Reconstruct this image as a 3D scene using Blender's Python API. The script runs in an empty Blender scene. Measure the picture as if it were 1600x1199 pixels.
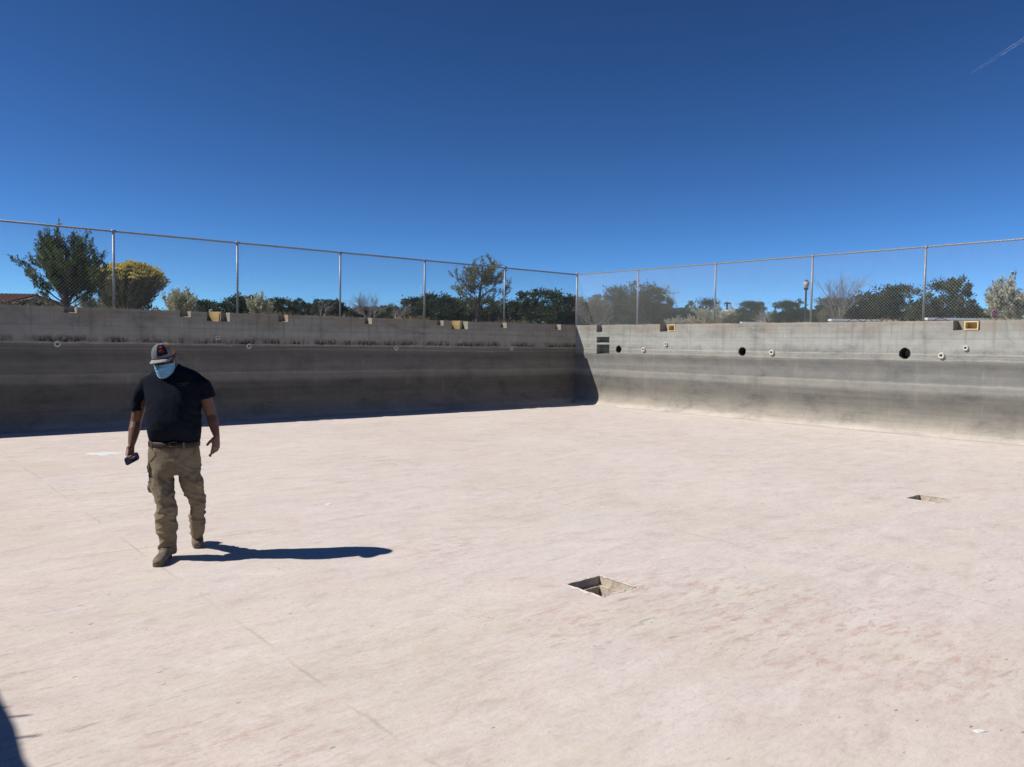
import bpy, bmesh, math, random
import numpy as np
from mathutils import Vector, Matrix, noise, Quaternion

scene = bpy.context.scene
COL = scene.collection
random.seed(7)
rng = np.random.default_rng(7)

# ------------------------------------------------------------------ camera
F_PX, CX, CY = 1241.0, 800.0, 599.5           # focal length and centre in photo pixels
CAM_H = 1.80
_d1 = Vector((2270 - CX, 558 - CY, F_PX))      # run of the shaded wall (x right, y down, z forward)
_d2 = Vector((-250 - CX, 522 - CY, F_PX))      # run of the sunlit wall
_up = _d1.cross(_d2).normalized()
if _up.y > 0: _up = -_up
_fwd = Vector((0, 0, 1)); _fwd = (_fwd - _up * _fwd.dot(_up)).normalized()
_rt = _fwd.cross(_up).normalized()
if _rt.x < 0: _rt = -_rt
def c2w(v): return Vector((v.dot(_rt), v.dot(_fwd), v.dot(_up)))
CAM = Vector((0, 0, CAM_H))
def ray(px, py): return c2w(Vector((px - CX, py - CY, F_PX)))
def at_depth(px, py, D):
    r = ray(px, py); return CAM + r * (D / r.y)
def on_z(px, py, z=0.0):
    r = ray(px, py); return CAM + r * ((z - CAM_H) / r.z)
cam_data = bpy.data.cameras.new('camera'); cam = bpy.data.objects.new('camera', cam_data)
COL.objects.link(cam); scene.camera = cam
_cx = c2w(Vector((1, 0, 0))); _cy = c2w(Vector((0, -1, 0))); _cz = c2w(Vector((0, 0, -1)))
M = Matrix.Identity(4)
for i, a in enumerate((_cx, _cy, _cz)):
    for j in range(3): M[j][i] = a[j]
M[2][3] = CAM_H
cam.matrix_world = M
cam_data.sensor_width = 36.0; cam_data.lens = 36.0 * F_PX / 1600.0
cam_data.clip_start = 0.05; cam_data.clip_end = 20000

# ------------------------------------------------------------------ light
LIGHT = Vector((1.0, 0.20, -1.0)).normalized()       # travel direction of sunlight
TO_SUN = -LIGHT
elev = math.asin(TO_SUN.z); azim = math.atan2(TO_SUN.x, TO_SUN.y)
world = bpy.data.worlds.new('World'); scene.world = world; world.use_nodes = True
wt = world.node_tree; wt.nodes.clear()
sky = wt.nodes.new('ShaderNodeTexSky'); sky.sky_type = 'NISHITA'; sky.sun_disc = False
sky.sun_elevation = elev; sky.sun_rotation = azim
sky.altitude = 2200; sky.air_density = 0.7; sky.dust_density = 0.0; sky.ozone_density = 6.0
ga = wt.nodes.new('ShaderNodeGamma'); ga.inputs[1].default_value = 1.45      # deep high-altitude blue
hs = wt.nodes.new('ShaderNodeMix'); hs.data_type = 'RGBA'; hs.blend_type = 'MULTIPLY'; hs.inputs[0].default_value = 1.0
hs.inputs[7].default_value = (0.64, 0.76, 0.715, 1)
bg = wt.nodes.new('ShaderNodeBackground'); bg.inputs[1].default_value = 0.063
wo = wt.nodes.new('ShaderNodeOutputWorld')
wt.links.new(sky.outputs[0], ga.inputs[0]); wt.links.new(ga.outputs[0], hs.inputs[6]); wt.links.new(hs.outputs[2], bg.inputs[0]); wt.links.new(bg.outputs[0], wo.inputs[0])
sd = bpy.data.lights.new('sun', 'SUN'); sd.energy = 4.2; sd.angle = math.radians(0.5); sd.color = (1.0, 0.965, 0.91)
sun = bpy.data.objects.new('sun', sd); COL.objects.link(sun)
sun.rotation_euler = LIGHT.to_track_quat('-Z', 'Y').to_euler(); sun.location = (-20, -5, 25)
vs = scene.view_settings
vs.view_transform = 'Standard'; vs.look = 'None'; vs.gamma = 1; vs.use_curve_mapping = False; vs.exposure = 0.28

# ------------------------------------------------------------------ helpers
def srgb(r, g, b, k=1.0):
    f = lambda c: (c / 255 / 12.92) if c <= 10 else ((c / 255 + 0.055) / 1.055) ** 2.4
    return (f(r) * k, f(g) * k, f(b) * k, 1.0)

class NT:
    def __init__(s, name):
        s.m = bpy.data.materials.new(name); s.m.use_nodes = True
        s.t = s.m.node_tree; s.t.nodes.clear()
        s.out = s.t.nodes.new('ShaderNodeOutputMaterial'); s.b = s.t.nodes.new('ShaderNodeBsdfPrincipled')
        s.t.links.new(s.b.outputs[0], s.out.inputs[0])
    def n(s, typ, **kw):
        nd = s.t.nodes.new(typ)
        for k, v in kw.items(): setattr(nd, k, v)
        return nd
    def l(s, a, b): s.t.links.new(a, b)
    def val(s, inp, v):
        if hasattr(v, 'links'): s.l(v, inp)
        else: inp.default_value = v
    def math(s, op, a, b=0.0, c=None, clamp=False):
        nd = s.n('ShaderNodeMath', operation=op, use_clamp=clamp)
        s.val(nd.inputs[0], a); s.val(nd.inputs[1], b)
        if c is not None: s.val(nd.inputs[2], c)
        return nd.outputs[0]
    def coord(s, kind='Object'): return s.n('ShaderNodeTexCoord').outputs[kind]
    def mapping(s, v, scale=(1, 1, 1), loc=(0, 0, 0), rot=(0, 0, 0)):
        nd = s.n('ShaderNodeMapping'); s.l(v, nd.inputs[0])
        nd.inputs['Scale'].default_value = scale; nd.inputs['Location'].default_value = loc; nd.inputs['Rotation'].default_value = rot
        return nd.outputs[0]
    def noise(s, v, scale=5, detail=4, rough=0.55, dist=0.0):
        nd = s.n('ShaderNodeTexNoise'); s.l(v, nd.inputs['Vector'])
        nd.inputs['Scale'].default_value = scale; nd.inputs['Detail'].default_value = detail
        nd.inputs['Roughness'].default_value = rough; nd.inputs['Distortion'].default_value = dist
        return nd.outputs['Fac']
    def ramp(s, f, stops, interp='LINEAR'):
        nd = s.n('ShaderNodeValToRGB'); s.l(f, nd.inputs[0]); cr = nd.color_ramp; cr.interpolation = interp
        while len(cr.elements) < len(stops): cr.elements.new(1.0)
        for e, (p, c) in zip(cr.elements, stops):
            e.position = p; e.color = c if hasattr(c, '__len__') else (c, c, c, 1)
        return nd.outputs[0]
    def step(s, f, lo, hi): return s.ramp(f, [(lo, 0.0), (hi, 1.0)] if lo < hi else [(hi, 1.0), (lo, 0.0)])
    def mix(s, fac, a, b, mode='MIX'):
        nd = s.n('ShaderNodeMix', data_type='RGBA', blend_type=mode)
        s.val(nd.inputs[0], fac); s.val(nd.inputs[6], a); s.val(nd.inputs[7], b); return nd.outputs[2]
    def bump(s, h, strength=0.3, dist=0.01, normal=None):
        nd = s.n('ShaderNodeBump'); s.l(h, nd.inputs['Height'])
        nd.inputs['Strength'].default_value = strength; nd.inputs['Distance'].default_value = dist
        if normal is not None: s.l(normal, nd.inputs['Normal'])
        return nd.outputs[0]
    def done(s, color, rough=0.8, metal=0.0, normal=None, spec=None):
        s.val(s.b.inputs['Base Color'], color); s.val(s.b.inputs['Roughness'], rough); s.b.inputs['Metallic'].default_value = metal
        if spec is not None: s.b.inputs['Specular IOR Level'].default_value = spec
        if normal is not None: s.l(normal, s.b.inputs['Normal'])
        return s.m

def simple(name, c1, c2=None, scale=8, rough=0.8, metal=0, bump=0.15, bdist=0.004, spec=None, detail=5):
    t = NT(name); v = t.coord(); f = t.noise(v, scale, detail)
    c2 = c2 or tuple(x * 0.75 for x in c1[:3]) + (1,)
    col = t.mix(t.step(f, 0.35, 0.65), c1, c2)
    return t.done(col, rough, metal, t.bump(t.noise(v, scale * 6, 4), bump, bdist), spec)

def link(name, mesh, parent=None, loc=None):
    o = bpy.data.objects.new(name, mesh); COL.objects.link(o)
    if parent is not None: o.parent = parent
    if loc is not None: o.location = loc
    return o
def mesh_from(name, verts, faces, mat=None, smooth=False):
    me = bpy.data.meshes.new(name); me.from_pydata([tuple(v) for v in verts], [], faces); me.update()
    if mat: me.materials.append(mat)
    if smooth: me.polygons.foreach_set('use_smooth', [True] * len(me.polygons))
    return me
def tag(o, label=None, cat=None, group=None, kind=None):
    if label: o['label'] = label
    if cat: o['category'] = cat
    if group: o['group'] = group
    if kind: o['kind'] = kind
    return o
def empty(name, loc=(0, 0, 0), rotz=0.0):
    o = bpy.data.objects.new(name, None); COL.objects.link(o); o.location = loc; o.rotation_euler = (0, 0, rotz)
    o.empty_display_size = 0.1; return o

class MB:
    """collects shapes into one mesh"""
    def __init__(s): s.v = []; s.f = []
    def add(s, vs, fs):
        b = len(s.v); s.v += [tuple(x) for x in vs]; s.f += [tuple(i + b for i in f) for f in fs]
    def box(s, lo, hi, bev=0.0):
        (x0, y0, z0), (x1, y1, z1) = lo, hi
        vs = [(x, y, z) for z in (z0, z1) for y in (y0, y1) for x in (x0, x1)]
        s.add(vs, [(0, 2, 3, 1), (4, 5, 7, 6), (0, 1, 5, 4), (2, 6, 7, 3), (0, 4, 6, 2), (1, 3, 7, 5)])
    def tube(s, pts, radii, seg=6, cap=True, ell=None, side=None):
        pts = [Vector(p) for p in pts]; n = len(pts)
        if not hasattr(radii, '__len__'): radii = [radii] * n
        prev = None; rings = []
        for i, p in enumerate(pts):
            t = (pts[min(i + 1, n - 1)] - pts[max(i - 1, 0)])
            if t.length < 1e-9: t = Vector((0, 0, 1))
            t.normalize()
            if side is not None: a = Vector(side); a = a - t * a.dot(t)
            elif prev is None:
                a = Vector((0, 0, 1)) if abs(t.z) < 0.9 else Vector((1, 0, 0)); a = a - t * a.dot(t)
            else: a = prev - t * prev.dot(t)
            a.normalize(); prev = a; b = t.cross(a)
            r = radii[i]; ra, rb = (r if hasattr(r, '__len__') else (r, r))
            rings.append([p + a * (ra * math.cos(2 * math.pi * k / seg)) + b * (rb * math.sin(2 * math.pi * k / seg)) for k in range(seg)])
        vs = [q for r in rings for q in r]; fs = []
        for i in range(n - 1):
            for k in range(seg):
                k2 = (k + 1) % seg; fs.append((i * seg + k, i * seg + k2, (i + 1) * seg + k2, (i + 1) * seg + k))
        if cap: fs.append(tuple(range(seg - 1, -1, -1))); fs.append(tuple((n - 1) * seg + k for k in range(seg)))
        s.add(vs, fs)
    def hloft(s, rows, seg=28, flatback=0.0):
        """rows: (centre, half width x, half depth y); rings stay level"""
        vs = []; n = len(rows)
        for c, a, b in rows:
            for k in range(seg):
                t = 2 * math.pi * k / seg; ct, st = math.cos(t), math.sin(t); e = .88
                vs.append((c.x + a * abs(ct) ** e * (1 if ct > 0 else -1), c.y + b * abs(st) ** e * (1 if st > 0 else -1), c.z))
        fs = [(i * seg + k, i * seg + (k + 1) % seg, (i + 1) * seg + (k + 1) % seg, (i + 1) * seg + k) for i in range(n - 1) for k in range(seg)]
        fs.append(tuple(range(seg - 1, -1, -1))); fs.append(tuple((n - 1) * seg + k for k in range(seg))); s.add(vs, fs)
    def ball(s, c, r, seg=16, rings=10, rot=None):
        c = Vector(c); r = r if hasattr(r, '__len__') else (r, r, r); vs = []; fs = []
        for i in range(1, rings):
            th = math.pi * i / rings
            for k in range(seg):
                ph = 2 * math.pi * k / seg
                vs.append(Vector((r[0] * math.sin(th) * math.cos(ph), r[1] * math.sin(th) * math.sin(ph), r[2] * math.cos(th))))
        vs.append(Vector((0, 0, r[2]))); vs.append(Vector((0, 0, -r[2]))); T = len(vs) - 2
        for i in range(rings - 2):
            for k in range(seg):
                k2 = (k + 1) % seg; fs.append((i * seg + k, (i + 1) * seg + k, (i + 1) * seg + k2, i * seg + k2))
        for k in range(seg):
            k2 = (k + 1) % seg; fs.append((T, k, k2)); fs.append((T + 1, (rings - 2) * seg + k2, (rings - 2) * seg + k))
        if rot is not None: vs = [rot @ v for v in vs]
        s.add([v + c for v in vs], fs)
    def lathe(s, prof, seg=20, c=(0, 0, 0), axis='Z'):
        n = len(prof); vs = []; fs = []
        for r, h in prof:
            for k in range(seg):
                a = 2 * math.pi * k / seg; x, y = r * math.cos(a), r * math.sin(a)
                p = (x, y, h) if axis == 'Z' else (x, h, y)
                vs.append((p[0] + c[0], p[1] + c[1], p[2] + c[2]))
        for i in range(n - 1):
            for k in range(seg):
                k2 = (k + 1) % seg; q = (i * seg + k, i * seg + k2, (i + 1) * seg + k2, (i + 1) * seg + k)
                fs.append(q if axis == 'Z' else q[::-1])
        s.add(vs, fs)
    def build(s, name, mat, parent=None, loc=None, smooth=False):
        return link(name, mesh_from(name, s.v, s.f, mat, smooth), parent, loc)

# ------------------------------------------------------------------ layout of the pool
H = 2.40                                    # wall height
A = ray(2270, 558); A.z = 0; A.normalize()  # along the shaded wall, away from camera
V = Vector((A.y, -A.x, 0))                  # along the sunlit wall, towards camera right
C0 = on_z(898, 628.5, 0.0)                  # inside corner on the floor
# wall frames: origin, direction, inward normal
POOL_W, POOL_L = 19.06, 42.0
WL = (C0 - A * POOL_W, A.copy(), V.copy())  # shaded wall: x runs from its left end to the corner, faces +V
WR = (C0.copy(), V.copy(), -A)              # sunlit wall: x runs from the corner to the right, faces -A
def wall_hit(px, py, W):
    o, d, n = W; r = ray(px, py); t = (o - CAM).dot(n) / r.dot(n); p = CAM + r * t
    return (p - o).dot(d), p.z

# ------------------------------------------------------------------ materials
def concrete(name, stain, tint=(1, 1, 1), drip_seed=0.0):
    t = NT(name); v = t.coord()
    sx = t.n('ShaderNodeSeparateXYZ'); t.l(v, sx.inputs[0]); z = sx.outputs[2]
    wob = t.noise(t.mapping(v, (0.25, 1, 0.6), (drip_seed, 0, 0)), 1.6, 3)
    fine = t.noise(t.mapping(v, (1.0, 1, 5.0)), 3.0, 6)
    zz = t.math('ADD', z, t.math('MULTIPLY', t.math('SUBTRACT', wob, 0.5), 0.07))
    zz = t.math('ADD', zz, t.math('MULTIPLY', t.math('SUBTRACT', fine, 0.5), 0.07))
    zn = t.math('DIVIDE', zz, 2.5, clamp=True)
    k = 0.79
    def c(r, g, b): 
        x = srgb(r, g, b, k); return (x[0] * tint[0], x[1] * tint[1], x[2] * tint[2], 1)
    S = [(0.0, c(220, 206, 198)), (0.07, c(203, 190, 181)), (0.15, c(172, 162, 152)), (0.27, c(158, 150, 141)), (0.44, c(142, 137, 130)), (0.62, c(124, 120, 115)), (0.84, c(128, 124, 119)),
         (0.92, c(150, 147, 142)), (1.06, c(164, 161, 155)), (1.09, c(140, 138, 135)), (1.26, c(140, 138, 135)), (1.36, c(126, 124, 121)), (1.47, c(122, 120, 117)),
         (1.55, c(144, 141, 137)), (1.575, c(178, 174, 166)), (1.60, c(156, 153, 148)), (1.63, c(170, 167, 161)), (1.66, c(154, 151, 147)), (1.685, c(186, 183, 176)),
         (1.71, c(170, 168, 163)), (1.95, c(177, 176, 171)), (2.15, c(170, 168, 162)), (2.3, c(164, 160, 153)), (2.5, c(176, 170, 160))]
    col = t.ramp(zn, [(a / 2.5, b) for a, b in S])
    # cloudy mottling and lime runs
    mott = t.noise(t.mapping(v, (0.7, 1, 1.2)), 1.7, 9, 0.70, 0.3)
    col = t.mix(0.75, col, t.ramp(mott, [(0.32, (0.55, 0.55, 0.56, 1)), (0.46, (0.95, 0.95, 0.95, 1)), (0.52, (1.03, 1.03, 1.02, 1)), (0.70, (1.28, 1.26, 1.22, 1))]), 'MULTIPLY')
    band = t.noise(t.mapping(v, (0.12, 1, 9.0)), 1.5, 5, 0.6)
    col = t.mix(0.55, col, t.ramp(band, [(0.3, (0.74, 0.74, 0.74, 1)), (0.5, (1, 1, 1, 1)), (0.7, (1.15, 1.14, 1.12, 1))]), 'MULTIPLY')
    run = t.noise(t.mapping(v, (7.0, 1, 0.35)), 1.2, 5, 0.6)
    topm = t.step(zn, 1.55 / 2.5, 2.2 / 2.5)
    col = t.mix(t.math('MULTIPLY', t.step(run, 0.52, 0.70), t.math('ADD', t.math('MULTIPLY', topm, 0.38), 0.10)), col, c(112, 106, 98))
    run2 = t.noise(t.mapping(v, (4.2, 1, 0.22), (17, 0, 0)), 1.3, 5, 0.6)
    col = t.mix(t.math('MULTIPLY', t.math('MULTIPLY', t.step(run2, 0.54, 0.74), t.step(mott, .44, .62)), 0.26), col, c(196, 193, 186))
    run3 = t.noise(t.mapping(v, (8.0, 1, 0.8), (9, 0, 0)), 1.3, 8, 0.72, 0.3)
    col = t.mix(t.math('MULTIPLY', t.step(run3, 0.56, 0.66), t.math('MULTIPLY', t.step(mott, .45, .6), .36)), col, c(98, 93, 87))
    sp = t.noise(v, 30, 5, 0.7)
    col = t.mix(t.math('MULTIPLY', t.step(sp, 0.60, 0.66), 0.35), col, c(84, 79, 74))
    # black mould line that hangs above the old waterline
    dr = t.noise(t.mapping(v, (1.1, 1, 0.3), (drip_seed, 3, 0)), 2.3, 6, 0.65)
    dr2 = t.noise(t.mapping(v, (9, 1, 4)), 2.0, 4)
    up = t.ramp(zn, [(1.70 / 2.5, 0.0), (1.715 / 2.5, 1.0), (1.78 / 2.5, 0.7), (1.86 / 2.5, 0.0)])
    dm = t.math('MULTIPLY', t.math('MULTIPLY', up, t.step(dr, 0.40, 0.54)), t.step(dr2, 0.30, 0.55))
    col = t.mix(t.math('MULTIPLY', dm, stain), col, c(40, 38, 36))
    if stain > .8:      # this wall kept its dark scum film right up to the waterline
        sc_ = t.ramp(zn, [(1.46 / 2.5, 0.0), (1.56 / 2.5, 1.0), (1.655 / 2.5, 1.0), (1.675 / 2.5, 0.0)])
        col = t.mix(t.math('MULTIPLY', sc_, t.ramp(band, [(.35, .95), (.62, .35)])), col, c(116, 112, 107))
    # rusty and broken patches near the top
    rs = t.noise(t.mapping(v, (1, 1, 1.2), (5, 0, 0)), 2.1, 6, 0.6)
    edge = t.ramp(zn, [(2.12 / 2.5, 0.0), (2.3 / 2.5, 1.0)])
    col = t.mix(t.math('MULTIPLY', t.math('MULTIPLY', edge, t.step(rs, 0.48, 0.62)), 0.6), col, c(170, 146, 126))
    # aggregate showing through
    ag = t.n('ShaderNodeTexVoronoi'); t.l(v, ag.inputs[0]); ag.inputs['Scale'].default_value = 55
    col = t.mix(t.math('MULTIPLY', t.step(ag.outputs['Distance'], 0.55, 0.15), 0.12), col, c(90, 84, 78))
    # construction joints: fine horizontal board lines
    bl = t.math('ABSOLUTE', t.math('SUBTRACT', t.math('FRACT', t.math('DIVIDE', t.math('ADD', zz, 0.1), 0.61)), 0.5))
    col = t.mix(t.math('MULTIPLY', t.step(bl, 0.018, 0.004), 0.13), col, c(88, 84, 80))
    # vertical cracks
    vx = t.math('ADD', sx.outputs[0], t.math('MULTIPLY', t.noise(t.mapping(v, (0.3, 1, 1.5)), 2.0, 5), 0.35))
    vc = t.math('ABSOLUTE', t.math('SUBTRACT', t.math('FRACT', t.math('DIVIDE', vx, 3.7)), 0.5))
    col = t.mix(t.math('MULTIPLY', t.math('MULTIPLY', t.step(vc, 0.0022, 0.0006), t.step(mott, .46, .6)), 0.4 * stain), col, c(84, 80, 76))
    h = t.math('ADD', t.math('MULTIPLY', t.noise(v, 22, 8, 0.65), 1.0), t.math('MULTIPLY', t.noise(t.mapping(v, (0.6, 1, 6)), 2, 5), 1.2))
    return t.done(col, 0.92, 0, t.bump(h, 0.5, 0.006), 0.2)

def floor_mat():
    t = NT('worn_pool_plaster'); v = t.coord()          # local x runs with the shaded wall, y with the sunlit wall
    k = 0.88
    def c(r, g, b): x = srgb(r, g, b, k); return (x[0] * 1.0, x[1] * 1.018, x[2] * .995, 1)
    base = t.noise(v, 0.22, 6, 0.55)
    col = t.ramp(base, [(0.30, c(222, 206, 193)), (0.42, c(229, 214, 206)), (0.52, c(224, 207, 199)), (0.62, c(228, 213, 207)), (0.74, c(216, 203, 190))])
    lav = t.noise(t.mapping(v, (0.6, 1, 1), (31, 4, 0)), 0.55, 7, 0.62)
    col = t.mix(t.math('MULTIPLY', t.step(lav, 0.46, 0.70), 0.3), col, c(220, 206, 205))
    tanp = t.noise(t.mapping(v, (0.5, 1, 1), (-9, 22, 0)), 0.8, 7, 0.65)
    col = t.mix(t.math('MULTIPLY', t.step(tanp, 0.46, 0.72), 0.45), col, c(207, 194, 178))
    # long scraped streaks
    zone = t.step(t.noise(v, 0.45, 4, 0.6), 0.42, 0.62)
    st = t.noise(t.mapping(v, (1.1, 4.0, 1), (0, 0, 0), (0, 0, .12)), 1.7, 9, 0.68, 0.6)
    col = t.mix(t.math('MULTIPLY', t.math('MULTIPLY', t.step(st, 0.50, 0.64), t.math('ADD', t.math('MULTIPLY', zone, .75), .12)), 0.42), col, c(202, 187, 174))
    st2 = t.noise(t.mapping(v, (1.0, 2.6, 1), (8, 3, 0)), 1.5, 9, 0.7, 0.8)
    col = t.mix(t.math('MULTIPLY', t.step(st2, 0.50, 0.68), 0.40), col, c(238, 227, 220))
    # fine mottling
    fm = t.noise(t.mapping(v, (0.8, 1.5, 1)), 3.2, 9, 0.75, 0.5)
    col = t.mix(0.9, col, t.ramp(fm, [(0.32, (0.84, 0.82, 0.80, 1)), (0.46, (0.98, 0.98, 0.98, 1)), (0.62, (1.05, 1.05, 1.05, 1))]), 'MULTIPLY')
    fm2 = t.noise(t.mapping(v, (1.0, 1.9, 1), (3, 9, 0)), 15, 6, 0.75)
    col = t.mix(0.7, col, t.ramp(fm2, [(0.34, (0.82, 0.80, 0.78, 1)), (0.47, (0.99, 0.99, 0.99, 1)), (0.62, (1.05, 1.05, 1.05, 1))]), 'MULTIPLY')
    ye = t.noise(v, 1.3, 5, 0.6)
    col = t.mix(t.math('MULTIPLY', t.step(ye, 0.54, 0.66), 0.5), col, c(226, 216, 198))
    # fine wandering cracks
    wv = t.n('ShaderNodeTexNoise'); t.l(v, wv.inputs['Vector']); wv.inputs['Scale'].default_value = 1.1; wv.inputs['Detail'].default_value = 6
    vm = t.n('ShaderNodeVectorMath', operation='MULTIPLY_ADD'); t.l(wv.outputs['Color'], vm.inputs[0]); vm.inputs[1].default_value = (0.6, 0.6, 0); t.l(v, vm.inputs[2])
    ck = t.n('ShaderNodeTexVoronoi', feature='DISTANCE_TO_EDGE'); t.l(vm.outputs[0], ck.inputs['Vector']); ck.inputs['Scale'].default_value = 0.42
    ckm = t.math('MULTIPLY', t.step(ck.outputs['Distance'], 0.005, 0.001), t.step(t.noise(v, 1.4, 7, .7), 0.50, 0.60))
    col = t.mix(t.math('MULTIPLY', ckm, 0.22), col, c(176, 160, 146))
    # rose paint remains and green-grey bare spots, only in some areas
    area = t.noise(t.mapping(v, (1, 1, 1), (2.2, 6.1, 0)), 0.30, 3)
    rose = t.noise(t.mapping(v, (1.6, 4.2, 1), (0, 11, 0)), 3.0, 9, 0.75, 0.3)
    zsum = t.math('MULTIPLY', t.step(area, 0.54, 0.66), 0.5)
    for px_, py_, rad_ in ((1310, 1000, 1.3), (1120, 935, 0.9), (700, 856, 0.7), (1420, 1025, .7), (350, 1190, .6), (1060, 925, .6), (860, 975, .5)):
        q_ = on_z(px_, py_) - C0; vd = t.n('ShaderNodeVectorMath', operation='DISTANCE'); t.l(v, vd.inputs[0]); vd.inputs[1].default_value = (q_.dot(A), q_.dot(-V), 0)
        zsum = t.math('ADD', zsum, t.step(vd.outputs['Value'], rad_ * .95, rad_ * .3) if rad_ < 1 else t.step(t.math('DIVIDE', vd.outputs['Value'], 2.0), rad_ * .5, rad_ * .15), clamp=True)
    m = t.math('MULTIPLY', zsum, t.step(rose, 0.50, 0.62))
    col = t.mix(t.math('MULTIPLY', m, 0.75), col, c(204, 170, 158))
    area2 = t.noise(t.mapping(v, (1, 1, 1), (-4, 3, 0)), 0.5, 3)
    gs = t.noise(t.mapping(v, (1.2, 4.5, 1), (13, 2, 0)), 2.6, 9, 0.72)
    m2 = t.math('MULTIPLY', t.step(area2, 0.50, 0.60), t.step(gs, 0.57, 0.66))
    col = t.mix(t.math('MULTIPLY', m2, 0.65), col, c(158, 152, 138))
    # pits and dark flecks
    fl = t.n('ShaderNodeTexVoronoi'); t.l(t.mapping(v, (2.2, 5.5, 1)), fl.inputs[0]); fl.inputs['Scale'].default_value = 2.4
    spot = t.math('MULTIPLY', t.step(fl.outputs['Distance'], 0.10, 0.04), t.step(t.noise(v, 1.6, 4), 0.46, 0.56))
    col = t.mix(t.math('MULTIPLY', spot, 0.7), col, c(128, 112, 98))
    fl2 = t.n('ShaderNodeTexVoronoi'); t.l(t.mapping(v, (3.2, 9.0, 1)), fl2.inputs[0]); fl2.inputs['Scale'].default_value = 6
    spot2 = t.math('MULTIPLY', t.step(fl2.outputs['Distance'], 0.14, 0.05), t.step(t.noise(v, 1.7, 4), 0.48, 0.62))
    col = t.mix(t.math('MULTIPLY', spot2, 0.5), col, c(140, 124, 110))
    # joints and wandering cracks
    sx = t.n('ShaderNodeSeparateXYZ'); t.l(v, sx.inputs[0])
    w = t.math('MULTIPLY', t.math('SUBTRACT', t.noise(v, 2.2, 6, 0.7), 0.5), 0.10)
    brk = t.step(t.noise(v, 1.4, 5), 0.42, 0.58)
    def joint(coord, off, period, wid, amt, col, shade):
        q = t.math('ABSOLUTE', t.math('SUBTRACT', t.math('FRACT', t.math('DIVIDE', t.math('ADD', t.math('ADD', coord, off), w), period)), 0.5))
        return t.mix(t.math('MULTIPLY', t.math('MULTIPLY', t.step(q, wid / period, wid * 0.3 / period), brk), amt), col, shade)
    col = joint(sx.outputs[0], 0.55, 4.3, 0.016, 0.42, col, c(168, 152, 138))
    col = joint(sx.outputs[1], 1.3, 6.1, 0.014, 0.40, col, c(168, 152, 138))
    h = t.math('ADD', t.math('MULTIPLY', t.noise(t.mapping(v, (1, 3.5, 1)), 6, 9, 0.7), 1.0), t.math('MULTIPLY', t.noise(v, 38, 6, 0.7), 0.55))
    h = t.math('SUBTRACT', h, t.math('MULTIPLY', ckm, 0.12))
    h = t.math('SUBTRACT', h, t.math('MULTIPLY', spot, 0.5))
    nb = t.bump(t.noise(v, 0.8, 5), 0.3, 0.03)
    return t.done(col, 0.88, 0, t.bump(h, 0.65, 0.008, nb), 0.25)

MAT = {}
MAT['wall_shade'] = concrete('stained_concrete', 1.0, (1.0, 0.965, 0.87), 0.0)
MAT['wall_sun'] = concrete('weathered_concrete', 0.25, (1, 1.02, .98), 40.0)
MAT['wall_near'] = concrete('old_concrete', 0.5, (1, 1, 1), 80.0)
MAT['floor'] = floor_mat()
MAT['pit'] = simple('pit_concrete', srgb(190, 178, 160), srgb(160, 148, 132), 9, 0.9, bump=0.5, bdist=0.01)
MAT['galv'] = simple('galvanised_steel', (0.34, 0.36, 0.385, 1), (0.26, 0.28, 0.305, 1), 14, 0.5, 0.35, bump=0.05)
MAT['wire'] = simple('galvanised_wire', (0.34, 0.355, 0.37, 1), (0.27, 0.285, 0.30, 1), 3, 0.5, 0.4, bump=0.0)
MAT['pipe'] = simple('rusty_iron_pipe', (0.035, 0.026, 0.02, 1), (0.02, 0.016, 0.014, 1), 12, 0.85)
MAT['white_pvc'] = simple('aged_white_plastic', srgb(212, 207, 194), srgb(180, 173, 158), 20, 0.55)
MAT['ply'] = simple('yellow_form_plywood', srgb(196, 168, 110), srgb(172, 142, 88), 6, 0.75)
MAT['ply_edge'] = simple('pale_form_lumber', srgb(216, 198, 150), srgb(196, 176, 128), 10, 0.75)
MAT['rust'] = simple('rusty_steel', (0.10, 0.05, 0.03, 1), (0.05, 0.03, 0.02, 1), 30, 0.85)
MAT['bark'] = simple('grey_bark', (0.10, 0.080, 0.062, 1), (0.055, 0.042, 0.034, 1), 12, 0.95, bump=0.5, bdist=0.01)
MAT['bark_pale'] = simple('pale_twig_bark', (0.40, 0.36, 0.32, 1), (0.28, 0.25, 0.22, 1), 5, 0.95)
MAT['bark_grey'] = simple('grey_twig_bark', (0.28, 0.25, 0.235, 1), (0.19, 0.165, 0.155, 1), 5, 0.95)

def leaf_mat(name, c1, c2, scale=1.6, trans=0.22):
    t = NT(name); v = t.coord(); g = t.n('ShaderNodeNewGeometry')
    f = t.noise(v, scale, 4)
    mixf = t.math('ADD', t.math('MULTIPLY', t.step(f, 0.38, 0.62), 0.6), t.math('MULTIPLY', g.outputs['Random Per Island'], 0.4))
    col = t.mix(mixf, c1, c2)
    m = t.done(col, 0.75, 0, None, 0.2)
    tr = t.n('ShaderNodeBsdfTranslucent'); t.l(col, tr.inputs[0])
    ms = t.n('ShaderNodeMixShader'); ms.inputs[0].default_value = trans
    t.l(t.b.outputs[0], ms.inputs[1]); t.l(tr.outputs[0], ms.inputs[2]); t.l(ms.outputs[0], t.out.inputs[0])
    return m
MAT['juniper'] = leaf_mat('juniper_foliage', (0.075, 0.115, 0.042, 1), (0.19, 0.22, 0.075, 1), 2.5)
MAT['pinyon'] = leaf_mat('pinyon_needles', (0.12, 0.15, 0.07, 1), (0.29, 0.285, 0.14, 1), 2.5)
MAT['dark'] = leaf_mat('dark_evergreen_foliage', (0.042, 0.068, 0.032, 1), (0.105, 0.13, 0.056, 1), 0.6)
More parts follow.
